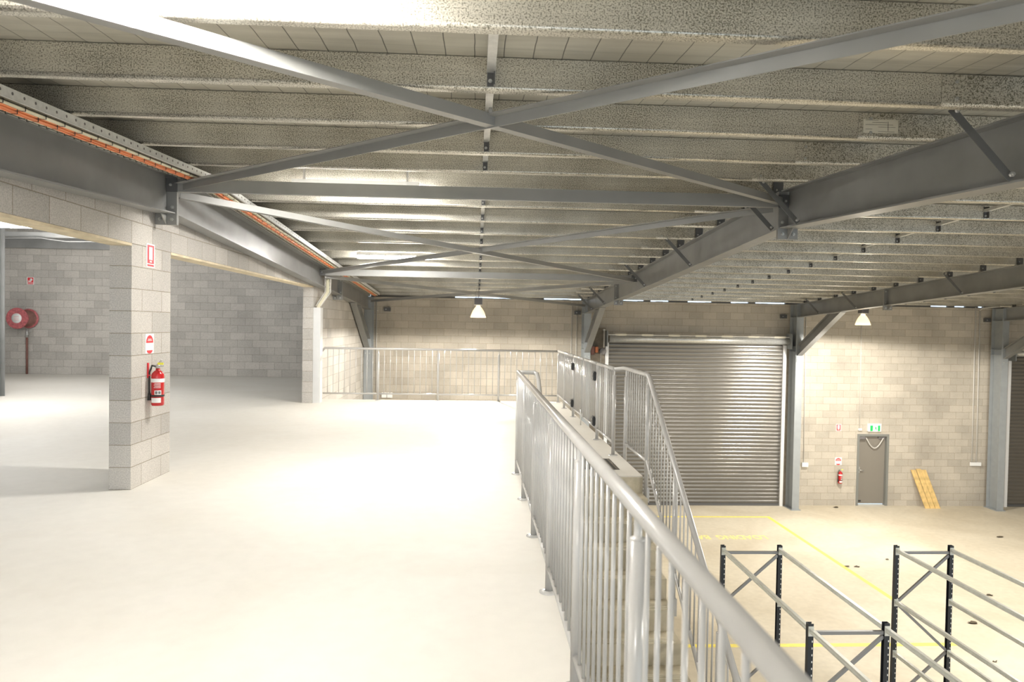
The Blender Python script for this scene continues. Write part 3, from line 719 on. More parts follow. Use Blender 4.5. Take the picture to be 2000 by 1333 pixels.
def gate(y0, y1, label, hinge_y, bolt):
    R_ = thing('gate', label, 'gate', (XG, (y0+y1)/2, 0), 'double safety gate leaves')
    m_ = MB(); zb, zt = .15, HG
    m_.tube([(XG, y0-.04, zt), (XG, y1+.04, zt)], .022, 14); m_.tube([(XG, y0-.04, zb), (XG, y1+.04, zb)], .0165, 10)
    m_.tube([(XG, y0-.04, zb), (XG, y0-.04, zt)], .018, 12); m_.tube([(XG, y1+.04, zb), (XG, y1+.04, zt)], .018, 12)
    m_.build('frame', 'rail', R_)
    n = 10
    for j in range(1, n): upright('baluster', R_, XG, y0+(y1-y0)*j/n, zb+.01, zt-.02, .007)
    for z in (.245, .86):
        m_ = MB(); yy = hinge_y; sg = 1
        m_.box(XG-.052, XG-.024, yy-.055, yy+.075, z-.062, z+.062)
        m_.box(XG-.060, XG-.052, yy-.045, yy+.065, z-.05, z+.05)
        m_.box(XG-.024, XG-.018, yy-.055, yy+.03, z-.05, z+.05)
        h = m_.build('hinge', 'black', R_)
        for q in (-.028, .028):
            mm = MB(); hexbolt(mm, (XG-.060, yy-.02, z+q), '-X', .010, .004); mm.build('screw', 'bolt', h)
    if bolt:
        m_ = MB(); m_.tube([(XG-.035, y1+.05, .02), (XG-.035, y1+.05, .24)], .009, 8); m_.tube([(XG-.035, y1+.05, .24), (XG-.035, y1+.09, .25)], .009, 8); m_.box(XG-.03, XG-.01, y1+.03, y1+.07, .15, .20); m_.build('drop_bolt', 'galv_plain', R_)
gate(11.68, 10.57, 'far leaf of the double safety gate, black hinges on its far side', 11.62, True)
gate(10.53, 9.42, 'near leaf of the double safety gate, black hinges nearest the stairs', 9.46, False)

# 4 outer stair balustrade
XS = 1.76; GO, RI = .245, .1785; SL = RI/GO
R4 = thing('stair_balustrade', 'grey balustrade on the open side of the concrete stairs', 'railing', (XS, 5.5, -.5))
YT = 7.03; HS = 1.045
def hs(y): return HS if y > YT else HS-(YT-y)*SL
YEND = 2.3
hrail(R4, [(XG+.0, 8.235, HG), (XS-.02, 8.17, HS), (XS, 8.10, HS), (XS, YT+.06, HS), (XS, YT, HS-.012), (XS, YEND, hs(YEND))], .024)
m_ = MB(); m_.tube([(XS, 8.10, .165), (XS, YT, .165), (XS, YEND, .165-(YT-YEND)*SL)], .0165, 10); m_.build('bottom_rail', 'rail', R4)
ps4 = [8.10, 7.06, 6.02, 4.86, 3.7, 2.6]
for y in ps4: 
    zt = hs(y)
    post(R4, XS, y, zt-1.04-.16-(.0 if y > 7.2 else .1), zt-.10, zt-.02, False)
    m_ = MB(); zf = zt-1.2; m_.box(XS+.0, XS+.028, y-.03, y+.03, zf-.10, zf+.05); m_.build('side_bracket', 'rail', R4)
y = 8.10-.107
while y > YEND+.05:
    if min(abs(y-q) for q in ps4) > .04:
        zb = .17 if y > YT else .17-(YT-y)*SL
        upright('baluster', R4, XS, y, round(zb, 3), round(zb, 3)+.86, .007)
    y -= .107

# ------------------------------------------------------------------ stairs
ST = thing('staircase', 'concrete staircase descending from the landing towards the camera', 'stairs', (1.14, 4.6, ZL))
for n_ in range(1, 20):
    y1 = 7.11-GO*(n_-1); y0 = y1-GO; zt = -RI*n_
    m_ = MB(); m_.box(.505, 1.733, y0, 7.10 if n_ < 2 else y1, max(ZL, zt-.55), zt); s_ = m_.build('step', ['step'], ST)
    m_ = MB()
    for q in range(4): m_.box(.56, 1.69, y0+.02+q*.022, y0+.032+q*.022, zt, zt+.003)
    m_.cur = 0; m_.build('grip_strip', 'tread', s_)
m_ = MB(); m_.box(.505, 1.733, 7.098, 7.116, -.20, -.012); m_.build('landing_edge', 'step', ST)
# landing tactile pad (dark raised dots)
tp = MB(); tp.box(.62, 1.56, 7.42, 8.02, 0, .004)
tg = tag(tp.build('tactile_mat', 'black'), 'black tactile mat on the landing at the stair head', 'tactile mat')
td = MB()
for i in range(18):
    for j in range(12):
        cx, cyy = .645+i*.0525, 7.445+j*.05
        td.add([(cx+.016*math.cos(PI/3*q), cyy+.012*math.sin(PI/3*q), .004) for q in range(6)]+[(cx+.011*math.cos(PI/3*q), cyy+.008*math.sin(PI/3*q), .008) for q in range(6)], [tuple(range(6, 12))]+[(q, (q+1) % 6, 6+(q+1) % 6, 6+q) for q in range(6)])
o = td.build('raised_dot', 'tan', tg); o['kind'] = 'stuff'

# ------------------------------------------------------------------ roller doors
def roller(n_, x0, x1, ztop, label, full):
    R_ = thing('door_%d' % n_, label, 'roller door', ((x0+x1)/2, 19.78, ZL)); R_['kind'] = 'structure'
    m_ = MB(); prof = []; z = ZL+.06; pitch = .1093
    while z < ztop:
        for a, d in ((0, 0), (.12, .010), (.28, .017), (.5, .020), (.72, .017), (.88, .010)): prof.append((19.79-d, z+pitch*a))
        z += pitch
    vs = []; fs = []
    for i, (y, z_) in enumerate(prof): vs += [(x0, y, z_), (x1, y, z_)]
    for i in range(len(prof)-1): fs.append((2*i, 2*i+1, 2*i+3, 2*i+2))
    m_.add(vs, fs, True); m_.build('curtain', 'door_slat', R_)
    m_ = MB(); m_.box(x0, x1, 19.765, 19.80, ZL+.005, ZL+.07); m_.build('bottom_bar', 'plate', R_)
    m_ = MB(); m_.box(x1, x1+.09, 19.73, 19.82, ZL, ztop-.02); m_.build('guide_rail', 'door_guide', R_)
    m_ = MB(); m_.box(x0-.09, x0, 19.73, 19.82, ZL, ztop-.02); m_.build('guide_rail', 'door_guide', R_)
    m_ = MB(); zc = ztop+.10; m_.lathe([(.0001, x0), (.095, x0), (.095, x1+.1), (.0001, x1+.1)], (0, 19.60, zc), 'X', 28, True); m_.build('roll_drum', 'galv_plain', R_)
    m_ = MB(); m_.box(x0-.05, x1+.08, 19.53, 19.60, zc+.10, zc+.125); m_.build('head_angle', 'conduit', R_)
    for q in range(7):
        m_ = MB(); xx = x0+.3+q*(x1-x0-.5)/6; m_.box(xx-.16, xx+.16, 19.525, 19.53, zc+.085, zc+.14); m_.build('clip_plate', 'sticker', R_)
    for xx in ((x0-.09, x1+.12) if full else (x0-.09,)):
        m_ = MB(); m_.box(xx-.012, xx+.012, 19.45, 19.81, zc-.22, zc+.22); m_.build('end_bracket', 'column', R_)
roller(1, 3.76, 8.83, 1.10, 'wide closed grey roller door on the lower floor, ribbed slats', True)
roller(3, 15.66, 20.6, .86, 'roller door cut off by the right edge of the picture', False)
for i, (a, b_) in enumerate([(8.925, 9.02)]):
    m_ = MB(); m_.box(a, b_, 19.74, 19.829, ZL, 1.25); m_.build('trim_4', 'tan', kind='structure')
m_ = MB(); m_.box(3.2, 3.66, 19.76, 19.829, ZL, 1.5); m_.build('trim_5', 'tan', kind='structure')
mo = thing('chain_hoist', 'dark chain hoist with orange fittings left of the wide roller door', 'hoist', (3.48, 19.6, .83))
m_ = MB(); m_.lathe([(.0001, 0), (.09, 0), (.10, .02), (.10, .07), (.07, .1), (.0001, .1)], (3.56, 19.52, .84), 'Y', 20); m_.box(3.50, 3.62, 19.60, 19.75, .78, .90); m_.build('sprocket_wheel', 'housing', mo)
m_ = MB(); m_.box(3.36, 3.44, 19.6, 19.75, .80, .96); m_.build('bracket', 'orange', mo)
m_ = MB(); m_.box(3.24, 3.34, 19.6, 19.75, .74, .97); m_.build('gear_case', 'pipe', mo)
m_ = MB(); m_.tube([(3.58, 19.5, .95), (3.58, 19.5, 1.44)], .014, 8); m_.lathe([(.0001, 0), (.03, 0), (.03, .03), (.0001, .03)], (3.58, 19.49, 1.44), 'Y', 12); m_.build('tension_rod', 'conduit', mo)
m_ = MB(); m_.tube([(3.50, 19.5, .80), (3.49, 19.5, -1.6)], .008, 6); m_.build('chain', 'galv_plain', mo)

# exit door
D = thing('door_2', 'closed taupe exit door under the green exit sign', 'door', ((DX0+DX1)/2, YW, ZL)); D['kind'] = 'structure'
m_ = MB(); m_.box(DX0-.03, DX0+.035, YW-.015, YW+.12, ZL, DZ1+.03); m_.box(DX1-.035, DX1+.03, YW-.015, YW+.12, ZL, DZ1+.03); m_.box(DX0+.035, DX1-.035, YW-.015, YW+.12, DZ1-.035, DZ1+.03); m_.build('door_frame', 'frame', D)
m_ = MB(); m_.box(DX0+.04, DX1-.04, YW+.075, YW+.115, ZL+.045, DZ1-.038); m_.build('leaf', 'exitdoor', D)
m_ = MB(); m_.box(DX0+.06, DX0+.11, YW+.065, YW+.075, -2.62, -2.44); m_.tube([(DX0+.085, YW+.07, -2.53), (DX0+.085, YW+.02, -2.53), (DX0+.20, YW+.02, -2.545)], .012, 8); m_.build('handle', 'bolt', D)
m_ = MB(); m_.box(DX0+.03, DX0+.20, YW-.02, YW+.075, DZ1-.12, DZ1-.04); m_.box(DX1-.26, DX1-.06, YW+.03, YW+.075, DZ1-.11, DZ1-.05); m_.build('closer', 'housing', D)
m_ = MB(); m_.tube([(DX0+.24+.52*t, YW+.01, DZ1-.08-.30*math.sin(PI*t)) for t in [i/14 for i in range(15)]], .014, 8); m_.build('cable_loop', 'conduit', D)
m_ = MB(); m_.box(DX0+.045, DX0+.16, YW+.06, YW+.075, ZL+.10, ZL+.145); m_.build('kick_bolt', 'black', D)

# ------------------------------------------------------------------ signs
def rot_face(dirn):
    """text plane: facing -Y ('front') or +X ('side')"""
    if dirn == 'front': return Matrix.Rotation(PI/2, 4, 'X')
    return Matrix.Rotation(PI/2, 4, 'Z') @ Matrix.Rotation(PI/2, 4, 'X')
ex = thing('exit_sign', 'green and white illuminated exit sign above the taupe door', 'sign', (11.61, YW-.03, -1.27))
m_ = MB(); m_.box(11.42, 11.81, YW-.07, YW-.001, -1.385, -1.155); m_.build('case', 'white', ex)
m_ = MB(); m_.box(11.44, 11.79, YW-.074, YW-.0705, -1.37, -1.175); m_.build('lit_face', 'exitlit', ex)
m_ = MB(); m_.box(11.47, 11.56, YW-.0765, YW-.0745, -1.37, -1.20); m_.box(11.70, 11.775, YW-.0765, YW-.0745, -1.37, -1.20); m_.build('green_panel', 'green', ex)
m_ = MB(); m_.lathe([(.0001, -.0005), (.018, -.0005), (.018, 0), (.0001, 0)], (11.65, YW-.0745, -1.225), 'Y', 12)
m_.prism([(11.60, -1.25), (11.64, -1.24), (11.67, -1.27), (11.66, -1.30), (11.69, -1.355), (11.67, -1.36), (11.635, -1.31), (11.60, -1.335), (11.59, -1.325), (11.62, -1.29), (11.625, -1.265), (11.60, -1.27)], 'Y', YW-.0765, YW-.0745); m_.build('running_figure', 'green', ex)

def ext_sign(label, dirn, c, w_, h):
    """red plate, white cylinder pictogram; c = centre on the wall face"""
    s = thing('fire_sign', label, 'sign', c)
    def P(m_, a0, a1, b0, b1, d0, d1):
        if dirn == 'front': m_.box(c[0]+a0, c[0]+a1, c[1]-d1, c[1]-d0, c[2]+b0, c[2]+b1)
        else: m_.box(c[0]+d0, c[0]+d1, c[1]+a0, c[1]+a1, c[2]+b0, c[2]+b1)
    m_ = MB(); P(m_, -w_/2, w_/2, -h/2, h/2, .001, .004); m_.build('plate', 'white', s)
    m_ = MB(); P(m_, -w_*.40, w_*.40, -h*.34, h*.44, .004, .005); P(m_, -w_*.40, w_*.40, -h*.46, -h*.38, .004, .005); m_.build('red_panel', 'redsign', s)
    m_ = MB(); P(m_, -w_*.20, w_*.20, -h*.18, h*.36, .005, .006); m_.build('cylinder_pictogram', 'white', s)
    T = Matrix.Translation(Vector(c)+(Vector((0, -.0056, -h*.26)) if dirn == 'front' else Vector((.0056, 0, -h*.26)))) @ rot_face(dirn)
    text_mesh('lettering', 'FIRE', h*.11, 'white', T, s, 1.0)
    return s
ext_sign('small red and white extinguisher location sign left of the exit door', 'front', (10.57, YW, -1.29), .15, .21)
ps = ext_sign('tall red and white extinguisher sign at the top of the block pillar', 'side', (XL, 6.755, 2.125), .165, .22)
def dome_sign(label, dirn, c, w_, h):
    s = thing('fire_sign', label, 'sign', c)
    def V(a, b_, d): return (c[0]+a, c[1]-d, c[2]+b_) if dirn == 'front' else (c[0]+d, c[1]+a, c[2]+b_)
    def slab(poly, d0, d1, name, mat):
        n = len(poly); m_ = MB(); m_.add([V(a, b_, d0) for a, b_ in poly]+[V(a, b_, d1) for a, b_ in poly], [tuple(range(n)), tuple(range(n, 2*n))]+[(i, (i+1) % n, n+(i+1) % n, n+i) for i in range(n)]); m_.build(name, mat, s)
    slab([(-w_/2, -h/2), (w_/2, -h/2), (w_/2, h/2), (-w_/2, h/2)], .001, .004, 'plate', 'white')
    rr = w_*.42
    slab([(rr*math.cos(t), h*.04+rr*math.sin(t)*1.0) for t in [PI*i/16 for i in range(17)]], .004, .005, 'red_dome', 'redsign')
    slab([(rr*.8*math.cos(t), -h*.34+rr*.42*math.sin(t)) for t in [-PI*i/12 for i in range(13)]], .004, .005, 'red_foot', 'redsign')
    slab([(-rr*.62, h*.14), (rr*.62, h*.14), (rr*.62, h*.17), (-rr*.62, h*.17)], .005, .0056, 'text_line', 'white')
    slab([(-rr*.5, h*.21), (rr*.5, h*.21), (rr*.5, h*.24), (-rr*.5, h*.24)], .005, .0056, 'text_line', 'white')
dome_sign('round topped red and white extinguisher sign above the extinguisher on the pillar', 'side', (XL, 6.745, 1.30), .17, .185)
dome_sign('pale extinguisher sign just above the small extinguisher by the exit door', 'front', (10.59, YW, -2.27), .20, .22)
hs_ = thing('fire_sign', 'square red hose reel sign on the far wall of the left unit', 'sign', (-11.98, 19.5, 2.50))
m_ = MB(); m_.box(-12.07, -11.89, 19.496, 19.499, 2.40, 2.60); m_.build('plate', 'white', hs_)
m_ = MB(); m_.box(-12.055, -11.905, 19.4945, 19.4958, 2.45, 2.59); m_.box(-12.055, -11.905, 19.4945, 19.4958, 2.41, 2.435); m_.build('red_panel', 'redsign', hs_)
m_ = MB(); m_.lathe([(.0001, 0), (.035, 0), (.035, .001), (.0001, .001)], (-11.965, 19.4935, 2.535), 'Y', 14); m_.box(-12.035, -11.96, 19.4935, 19.4944, 2.475, 2.505); m_.build('hose_pictogram', 'white', hs_)
lb = thing('inspection_label', 'cream paper label stuck on the third purlin near the middle rafter', 'label', (2.48, 4.47, 2.88))
ly = PY[3]-.0052; lz = rt_z(PY[3])
m_ = MB(); m_.box(2.50, 2.735, ly-.001, ly, lz+.035, lz+.125); m_.build('paper', 'sticker', lb)
m_ = MB()
for q, (a, b_) in enumerate([(2.515, 2.60), (2.56, 2.66), (2.515, 2.70), (2.60, 2.715), (2.515, 2.56), (2.60, 2.71)]): m_.box(a, b_, ly-.0018, ly-.001, lz+.117-q*.0145, lz+.119-q*.0145)
m_.box(2.665, 2.668, ly-.0018, ly-.001, lz+.05, lz+.11); m_.build('print', 'ink', lb)

# ------------------------------------------------------------------ extinguishers
def extinguisher(c, dirn, label, detail=True, R=.056, H=.33):
    """c = centre of the cylinder foot; dirn: wall side to the left (-X) or behind (+Y)"""
    e = thing('fire_extinguisher', label, 'fire extinguisher', c)
    x, y, z = c
    m_ = MB(); m_.lathe([(.0001, 0), (R*.9, 0), (R, .012), (R, H-.055), (R*.92, H-.03), (R*.62, H-.008), (.02, H), (.018, H+.02), (.0001, H+.02)], c, n=28); m_.build('cylinder', 'red', e)
    m_ = MB(); m_.lathe([(R+.0008, H-.11), (R+.0008, H-.075)], c, n=28); m_.build('white_band', 'white', e)
    def patch(z0, z1, a0, a1, name, mat, off=.0012):
        mm = MB(); n = 8; vs = []
        for zz in (z0, z1):
            for i in range(n+1):
                t = a0+(a1-a0)*i/n; vs.append((x+(R+off)*math.cos(t), y+(R+off)*math.sin(t), z+zz))
        mm.add(vs, [(i, i+1, n+2+i, n+1+i) for i in range(n)], True); return mm.build(name, mat, e)
    f = -PI/2
    patch(.03, .075, f-.75, f+.9, 'white_label', 'white'); patch(.105, .145, f-.1, f+.95, 'class_label', 'white'); patch(.112, .138, f+.0, f+.38, 'class_mark', 'housing', .002); patch(.112, .138, f+.48, f+.85, 'class_mark', 'housing', .002)
    for q in range(4): patch(.17+q*.012, .174+q*.012, f-.2+.1*(q % 2), f+.85, 'print_line', 'white', .0014)
    m_ = MB(); m_.lathe([(.016, 0), (.022, .005), (.022, .03), (.012, .035), (.0001, .035)], (x, y, z+H+.018), n=14); m_.build('valve', 'bolt', e)
    m_ = MB(); m_.bar((x-.01, y, z+H+.045), (x+.05, y-.03, z+H+.10), [(-.009, -.003), (.009, -.003), (.009, .003), (-.009, .003)]); m_.bar((x-.01, y, z+H+.04), (x+.075, y-.03, z+H+.045), [(-.009, -.003), (.009, -.003), (.009, .003), (-.009, .003)]); m_.build('lever', 'bolt', e)
    m_ = MB(); m_.box(x+.012, x+.065, y-.034, y-.03, z+H+.055, z+H+.075); m_.build('safety_tag', 'yellowtag', e)
    sx = -1
    m_ = MB(); m_.tube([(x-.005, y-.01, z+H+.035), (x-.045, y-.02, z+H+.045), (x-R-.012, y-.02, z+H-.02), (x-R-.014, y-.02, z+.16), (x-R-.012, y-.02, z+.07)], .0085, 8)
    m_.tube([(x-R-.012, y-.02, z+.12), (x-R-.012, y-.02, z+.05)], .012, 10, r2=.017); m_.build('hose', 'black', e)
    m_ = MB(); m_.lathe([(R+.001, .085), (R+.004, .088), (R+.004, .1), (R+.001, .103)], c, n=28); m_.build('hose_strap', 'black', e)
    return e
extinguisher((XL+.085, 6.735, .72), 'side', 'red fire extinguisher hanging on the block pillar', True)
m_ = MB(); m_.box(XL+.001, XL+.012, 6.70, 6.72, .98, 1.12); m_.box(XL+.012, XL+.03, 6.70, 6.72, 1.0, 1.01)
tag(m_.build('wall_hook', 'redsign'), 'small red wall bracket behind the extinguisher on the pillar', 'bracket')
extinguisher((10.62, YW-.075, -2.90), 'front', 'small red fire extinguisher on the wall left of the exit door', True, .06, .34)

# hose reel
hr = thing('fire_hose_reel', 'faded red fire hose reel on the far wall of the left unit', 'hose reel', (-12.1, 19.2, 1.49))
cx, cz = -12.10, 1.49
m_ = MB(); m_.lathe([(.26, -.20), (.275, -.20), (.28, -.185), (.275, -.17), (.15, -.165)], (cx, 19.32, cz), 'Y', 36); m_.lathe([(.0001, -.2), (.15, -.205), (.26, -.20)], (cx, 19.32, cz), 'Y', 36); m_.build('front_disc', 'hose_red', hr)
m_ = MB(); m_.lathe([(.15, .10), (.255, .10), (.26, .115), (.255, .13), (.0001, .13)], (cx+.11, 19.32, cz), 'Y', 36); m_.build('rear_disc', 'hose_red', hr)
for q in range(8):
    m_ = MB(); m_.lathe([(.205+.018*math.cos(t), -.15+q*.033+.018*math.sin(t)) for t in [PI*2*i/8 for i in range(9)]], (cx+.02+.013*q, 19.32, cz), 'Y', 32); m_.build('hose_coil', 'hose_red' if q < 2 else 'pipe', hr)
m_ = MB(); m_.lathe([(.0001, -.212), (.13, -.212), (.13, -.204)], (cx, 19.32, cz), 'Y', 28); m_.build('white_centre', 'white', hr)
m_ = MB()
for q in range(3): m_.box(cx-.06, cx+.06, 19.32-.2135, 19.32-.212, cz-.045+q*.04, cz-.038+q*.04)
m_.build('print', 'redsign', hr)
m_ = MB(); m_.tube([(cx+.09, 19.40, 1.20), (cx+.09, 19.40, .98)], .03, 12); m_.tube([(cx+.09, 19.40, 1.12), (cx+.22, 19.36, 1.16)], .012, 8); m_.lathe([(.045, 0), (.045, .03), (.0001, .03)], (cx+.09, 19.4, 1.05), 'Z', 12); m_.build('valve', 'bolt', hr)
m_ = MB(); m_.tube([(cx+.09, 19.40, .99), (cx+.09, 19.40, 0)], .027, 12); m_.build('supply_pipe', 'pipe', hr)
m_ = MB(); m_.box(cx-.02, cx+.14, 19.45, 19.499, cz-.12, cz+.12); m_.build('wall_bracket', 'housing', hr)

# ------------------------------------------------------------------ left unit roof members
m_ = MB(); m_.box(-14.4, T0-.02, 18.9, 19.1, 3.33, 3.58); tag(m_.build('wall_beam', 'steel'), 'dark steel beam along the top of the left unit\'s far wall', 'beam')
m_ = MB(); m_.box(-14.4, T0-.02, 17.0, 17.1, 3.40, 3.52); tag(m_.build('roof_beam', 'steel'), 'slim grey roof beam seen through the left opening, with white clips', 'beam')
m_ = MB(); m_.tube([(-14, 16.95, 3.38), (-11, 16.95, 3.36), (-10.2, 16.95, 3.38), (-9.6, 16.95, 3.31), (-8.7, 16.95, 3.33), (-6, 16.95, 3.30)], .012, 6); tag(m_.build('cable', 'steel'), 'thin sagging cable under the slim beam in the left unit', 'cable')
sl = thing('strip_light', 'white strip light under the left unit roof, seen through the opening', 'light', (-7.6, 12, 3.0), 'fluorescent strip lights')
m_ = MB(); m_.box(-8.9, -7.1, 11.95, 12.05, 3.02, 3.10); m_.build('housing', 'white', sl)
m_ = MB(); m_.box(-8.85, -7.15, 11.96, 12.04, 3.0, 3.02); m_.build('diffuser', 'tube', sl)
for xx in (-8.8, -7.3):
    m_ = MB(); m_.box(xx, xx+.02, 11.99, 12.01, 3.10, 4.3); m_.build('hanger', 'galv_plain', sl)
for lx, ly_, pw in ((-8.0, 12.0, 200), (-9.5, 16.2, 170), (-10.5, 7.5, 170), (-8, 2.5, 170)):  # bare point lights added to brighten the left unit, one below its strip
    l = bpy.data.lights.new('left_unit_fill', 'POINT'); l.energy = pw; l.shadow_soft_size = .3; l.color = (1, .965, .92)
    lo = bpy.data.objects.new('left_unit_fill', l); COL.objects.link(lo); lo.location = (lx, ly_, 2.85)
cl = thing('column', 'slim grey steel post at the left edge of the picture', 'column', (-9.12, 13.85, 0), 'steel columns in the left unit')
m_ = MB(); m_.box(-9.21, -9.04, 13.78, 13.79, 0, 4.3); m_.box(-9.21, -9.04, 13.93, 13.94, 0, 4.3); m_.box(-9.13, -9.12, 13.79, 13.93, 0, 4.3); m_.build('shaft', 'steel', cl)
for i, y in enumerate([8.5, 10.5, 14.2, 15.8]):
    m_ = MB(); m_.box(-14.4, T0-.02, y, y+.06, 4.0, 4.2); tag(m_.build('roof_purlin', 'steel'), f'{ORD[i]} dark roof purlin inside the left unit', 'purlin', 'roof purlins in the left unit')

# ------------------------------------------------------------------ racks
def rack(xl, xr, label, grp):
    r = thing('storage_rack', label, 'rack', ((xl+xr)/2, 4.94, ZL), grp)
    ys = [6.74, 4.94, 3.14]; ZT = -.60
    lev = [-.63-.515*i for i in range(6)]
    for x in (xl, xr):
        for y in ys:
            m_ = MB(); s = 1 if x == xl else -1
            # C shaped upright, open towards the frame's middle
            m_.prism([(x-.02, y-.019), (x+.02, y-.019), (x+.02, y-.016), (x-.017, y-.016), (x-.017, y+.016), (x+.02, y+.016), (x+.02, y+.019), (x-.02, y+.019)] if s > 0 else
                     [(x+.02, y-.019), (x-.02, y-.019), (x-.02, y-.016), (x+.017, y-.016), (x+.017, y+.016), (x-.02, y+.016), (x-.02, y+.019), (x+.02, y+.019)], 'Z', ZL, ZT)
            u_ = m_.build('upright', 'rack_post', r)
            h_ = MB(); z = ZT-.03
            while z > ZL+.1:
                h_.box(x+.008, x+.0145, y-.0205, y-.019, z-.007, z+.007); z -= .05
            o = h_.build('slot', 'white', u_); o['kind'] = 'stuff'
            m_ = MB(); m_.box(x-.04, x+.04, y-.04, y+.04, ZL, ZL+.006); m_.build('foot_plate', 'rack_post', u_)
    for y in ys:
        m_ = MB(); m_.box(xl+.02, xr-.02, y-.012, y+.012, ZT-.085, ZT-.06); m_.build('cross_bar', 'rack_lace', r)
        m_ = MB(); m_.box(xl+.02, xr-.02, y-.012, y+.012, ZL+.12, ZL+.145); m_.build('cross_bar', 'rack_lace', r)
        z = ZT-.10; side = 1
        while z-.48 > ZL+.1:
            a, b_ = (xr-.02, xl+.02) if side > 0 else (xl+.02, xr-.02)
            m_ = MB(); m_.bar((a, y, z), (b_, y, z-.47), [(-.0125, -.010), (.0125, -.010), (.0125, .010), (-.0125, .010)], (0, 1, 0)); m_.build('lacing', 'rack_lace', r)
            z -= .49; side = -side
    for x, s in ((xl, 1), (xr, -1)):
        for y0, y1 in ((ys[0], ys[1]), (ys[1], ys[2])):
            for z in lev:
                if z-.06 < ZL: continue
                m_ = MB(); xi = x-s*.0
                m_.prism([(xi-.013, z-.036), (xi+.013, z-.036), (xi+.013, z-.026), (xi+.006, z-.022), (xi+.006, z-.012), (xi+.013, z-.008), (xi+.013, z), (xi-.013, z), (xi-.013, z-.008), (xi-.006, z-.012), (xi-.006, z-.022), (xi-.013, z-.026)], 'Y', y1+.023, y0-.023)
                bm_o = m_.build('beam', 'rack_beam', r)
                m_ = MB()
                for yy in (y1+.0195, y0-.0235): m_.box(x-.020, x+.020, yy, yy+.004, z-.06, z+.012)
                m_.build('end_connector', 'rack_beam', bm_o)
    return r
RK = [(2.46, 3.03), (4.22, 4.78)]
rack(RK[0][0], RK[0][1], 'black and zinc storage rack nearest the stairs', 'storage racks')
rack(RK[1][0], RK[1][1], 'black and zinc storage rack at the lower right corner', 'storage racks')

# ------------------------------------------------------------------ floor markings
lm = thing('line_marking', 'yellow rectangle of the loading bay painted on the lower floor', 'floor marking', (5, 14.7, ZL))
zt = ZL+.0025
m_ = MB(); m_.box(2.0, 8.06, 18.53, 18.63, ZL, zt); m_.build('far_line', 'yellowpaint', lm)
m_ = MB(); m_.box(7.96, 8.06, 10.93, 18.53, ZL, zt); m_.build('side_line', 'yellowpaint', lm)
m_ = MB(); m_.box(2.0, 7.96, 10.92, 11.03, ZL, zt); m_.build('near_line', 'yellowpaint', lm)
T = Matrix.Translation((6.57, 16.76, ZL+.002)) @ Matrix.Rotation(PI, 4, 'Z')
o = text_mesh('floor_lettering', 'LOADING', .44, 'yellowfade', T, None, .64); tag(o, 'faded yellow word LOADING stencilled on the lower floor, upside down', 'lettering')
T = Matrix.Translation((5.53, 16.76, ZL+.002)) @ Matrix.Rotation(PI, 4, 'Z')
o = text_mesh('floor_lettering', 'BAY', .44, 'yellowfade', T, None, .64); tag(o, 'faded yellow word BAY stencilled on the lower floor, partly behind the rail', 'lettering')

# ------------------------------------------------------------------ planks
PLK = [(12.75, 12.888, 'leftmost'), (12.902, 13.04, 'middle'), (13.054, 13.20, 'rightmost')]
for i, (a, b_, w1) in enumerate(PLK):
    m_ = MB(); dx = .30; z1 = -2.50+(.0, .03, .0)[i]
    yb, yt = 19.52, 19.80
    m_.add([(a+dx, yb, ZL), (b_+dx, yb, ZL), (b_, yt-.025, z1), (a, yt-.025, z1), (a+dx, yb+.025, ZL), (b_+dx, yb+.025, ZL), (b_, yt, z1), (a, yt, z1)],
           [(0, 1, 2, 3), (7, 6, 5, 4), (0, 4, 5, 1), (1, 5, 6, 2), (2, 6, 7, 3), (3, 7, 4, 0)])
    o = m_.build('timber_plank', 'timber', origin=(a+.3, 19.6, ZL)); tag(o, f'{w1} of the three pine planks leaning on the far wall', 'plank', 'pine planks leaning on the far wall')

# ------------------------------------------------------------------ conduits and boxes on the walls
def conduit(pts, r, label, box=None, boxmat='white'):
    c = thing('wall_conduit', label, 'conduit', pts[-1])
    m_ = MB(); m_.tube(pts, r, 8); m_.build('pipe', 'conduit', c)
    m_ = MB(); n = 4
    for i in range(n):
        zz = pts[0][2]+(pts[-1][2]-pts[0][2])*(i+.5)/n; m_.box(pts[-1][0]-r*1.6, pts[-1][0]+r*1.6, YW-.004, YW-.001, zz-.012, zz+.012)
    m_.build('saddle', 'conduit', c)
    if box:
        m_ = MB(); m_.box(*box); m_.build('outlet_box', boxmat, c)
YC = YW-.018
conduit([(-2.80, YC, 2.2), (-2.78, YC, -.40)], .013, 'pale conduit down the far wall beside the left corner column')
bx = thing('outlet_box', 'pair of white outlet boxes low on the far wall behind the railing', 'outlet', (-2.47, YW-.04, -.5))
m_ = MB(); m_.box(-2.62, -2.485, YW-.08, YW-.001, -.56, -.42); m_.build('socket', 'white', bx)
m_ = MB(); m_.box(-2.465, -2.33, YW-.08, YW-.001, -.56, -.42); m_.build('socket', 'white', bx)
conduit([(2.70, YC, 2.2), (2.70, YC, -1.0)], .013, 'left of two pale conduits beside the column at the wide roller door')
conduit([(2.845, YC, 2.2), (2.845, YC, -1.0)], .013, 'right of two pale conduits beside the column at the wide roller door')
conduit([(9.50, YC, 2.2), (9.55, YC, -2.32)], .012, 'pale conduit right of the roller door column ending in a white box', (9.48, 9.66, YW-.08, YW-.019, -2.43, -2.31))
conduit([(11.15, YC, 2.2), (11.19, YC, -1.30)], .011, 'pale conduit down to the top left corner of the exit door', (11.14, 11.24, YW-.06, YW-.019, -1.36, -1.30))
conduit([(14.575, YC, 2.28), (14.60, YC, -2.26)], .015, 'left of two pale conduits beside the rightmost column', (14.53, 14.85, YW-.08, YW-.033, -2.365, -2.265))
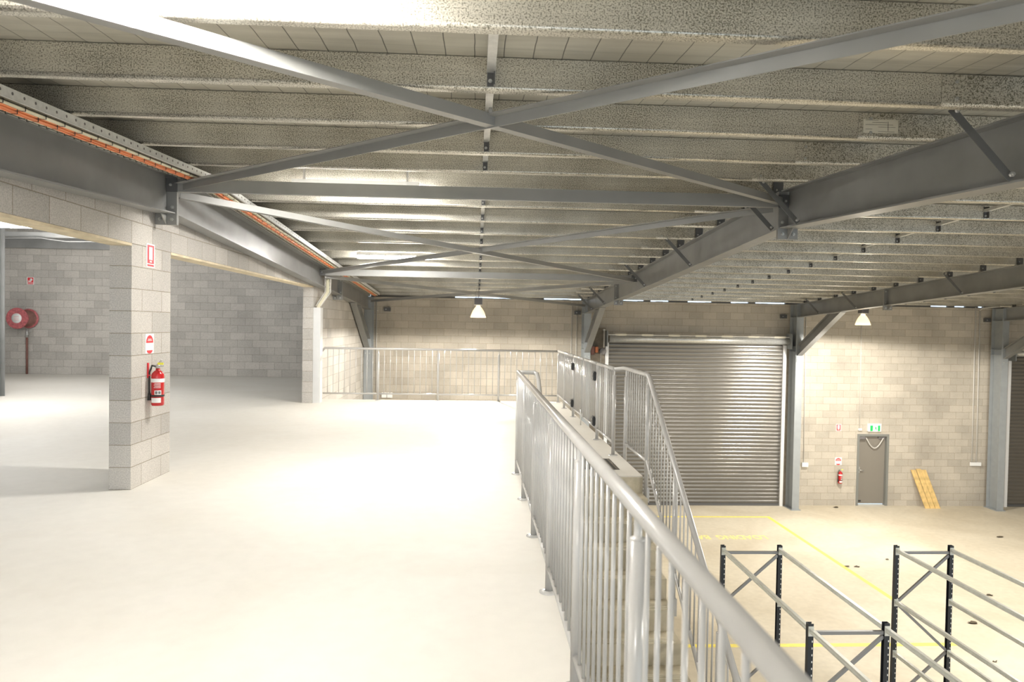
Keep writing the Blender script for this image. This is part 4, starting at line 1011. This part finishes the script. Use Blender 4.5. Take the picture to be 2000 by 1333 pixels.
conduit([(14.705, YC, 2.20), (14.74, YC, -2.26)], .015, 'right of two pale conduits beside the rightmost column')
m_ = MB(); m_.tube([(14.705, YC, 2.19), (14.76, YC-.03, 2.26), (14.9, 19.7, 2.28), (15.3, 18.9, 2.34)], .014, 8); tag(m_.build('bent_conduit', 'conduit'), 'bent pale conduit leaving the wall towards the rightmost column', 'conduit')
for x, lab in ((-2.50, 'small dark steel cleat on the far wall near the left corner'), (2.86, 'small dark steel cleat on the far wall before the middle column'), (8.83, 'small dark steel cleat above the roller drum'), (14.92, 'small dark steel cleat beside the rightmost column')):
    m_ = MB(); m_.box(x-.09, x+.09, YW-.08, YW-.001, 1.86, 1.97); r = m_.build('wall_cleat', 'plate', origin=(x, YW, 1.9)); tag(r, lab, 'cleat', 'steel cleats on the far wall')
    m_ = MB(); hexbolt(m_, (x-.03, YW-.08, 1.915), '-Y', .016, .012); m_.build('bolt', 'bolt', r)

# ------------------------------------------------------------------ debris on the lower floor
LEAF = [(13.17, 16.79, .22, 'dark dead leaf on the lower floor at the far right, before the last column'), (8.08, 14.65, .14, 'left of two small leaf scraps beside the yellow side line'),
        (8.30, 14.64, .16, 'right of two small leaf scraps beside the yellow side line'), (10.05, 13.03, .15, 'dark leaf scrap above the right hand rack beams'),
        (8.79, 11.78, .20, 'larger dark leaf between the beams of the lower right rack'), (10.43, 19.60, .22, 'dark strip of debris at the wall foot left of the exit door'),
        (9.25, 15.10, .10, 'tiny dark scrap on the floor right of the yellow side line'), (8.12, 10.37, .08, 'tiny dark speck near the lower right corner of the view')]
for x, y, s, lab in LEAF:
    m_ = MB(); n = 9; pts = [(x+s*.5*math.cos(2*PI*i/n)*random.uniform(.6, 1), y+s*.28*math.sin(2*PI*i/n)*random.uniform(.5, 1), ZL+random.uniform(.004, .03)) for i in range(n)]
    m_.add(pts+[(x, y, ZL+.012)], [(i, (i+1) % n, n) for i in range(n)]); m_.add([(p[0], p[1], ZL+.001) for p in pts]+[(x, y, ZL+.001)], [(i, (i+1) % n, n) for i in range(n)])
    tag(m_.build('dead_leaf', 'leaf', origin=(x, y, ZL)), lab, 'leaf', 'leaf litter on the lower floor')
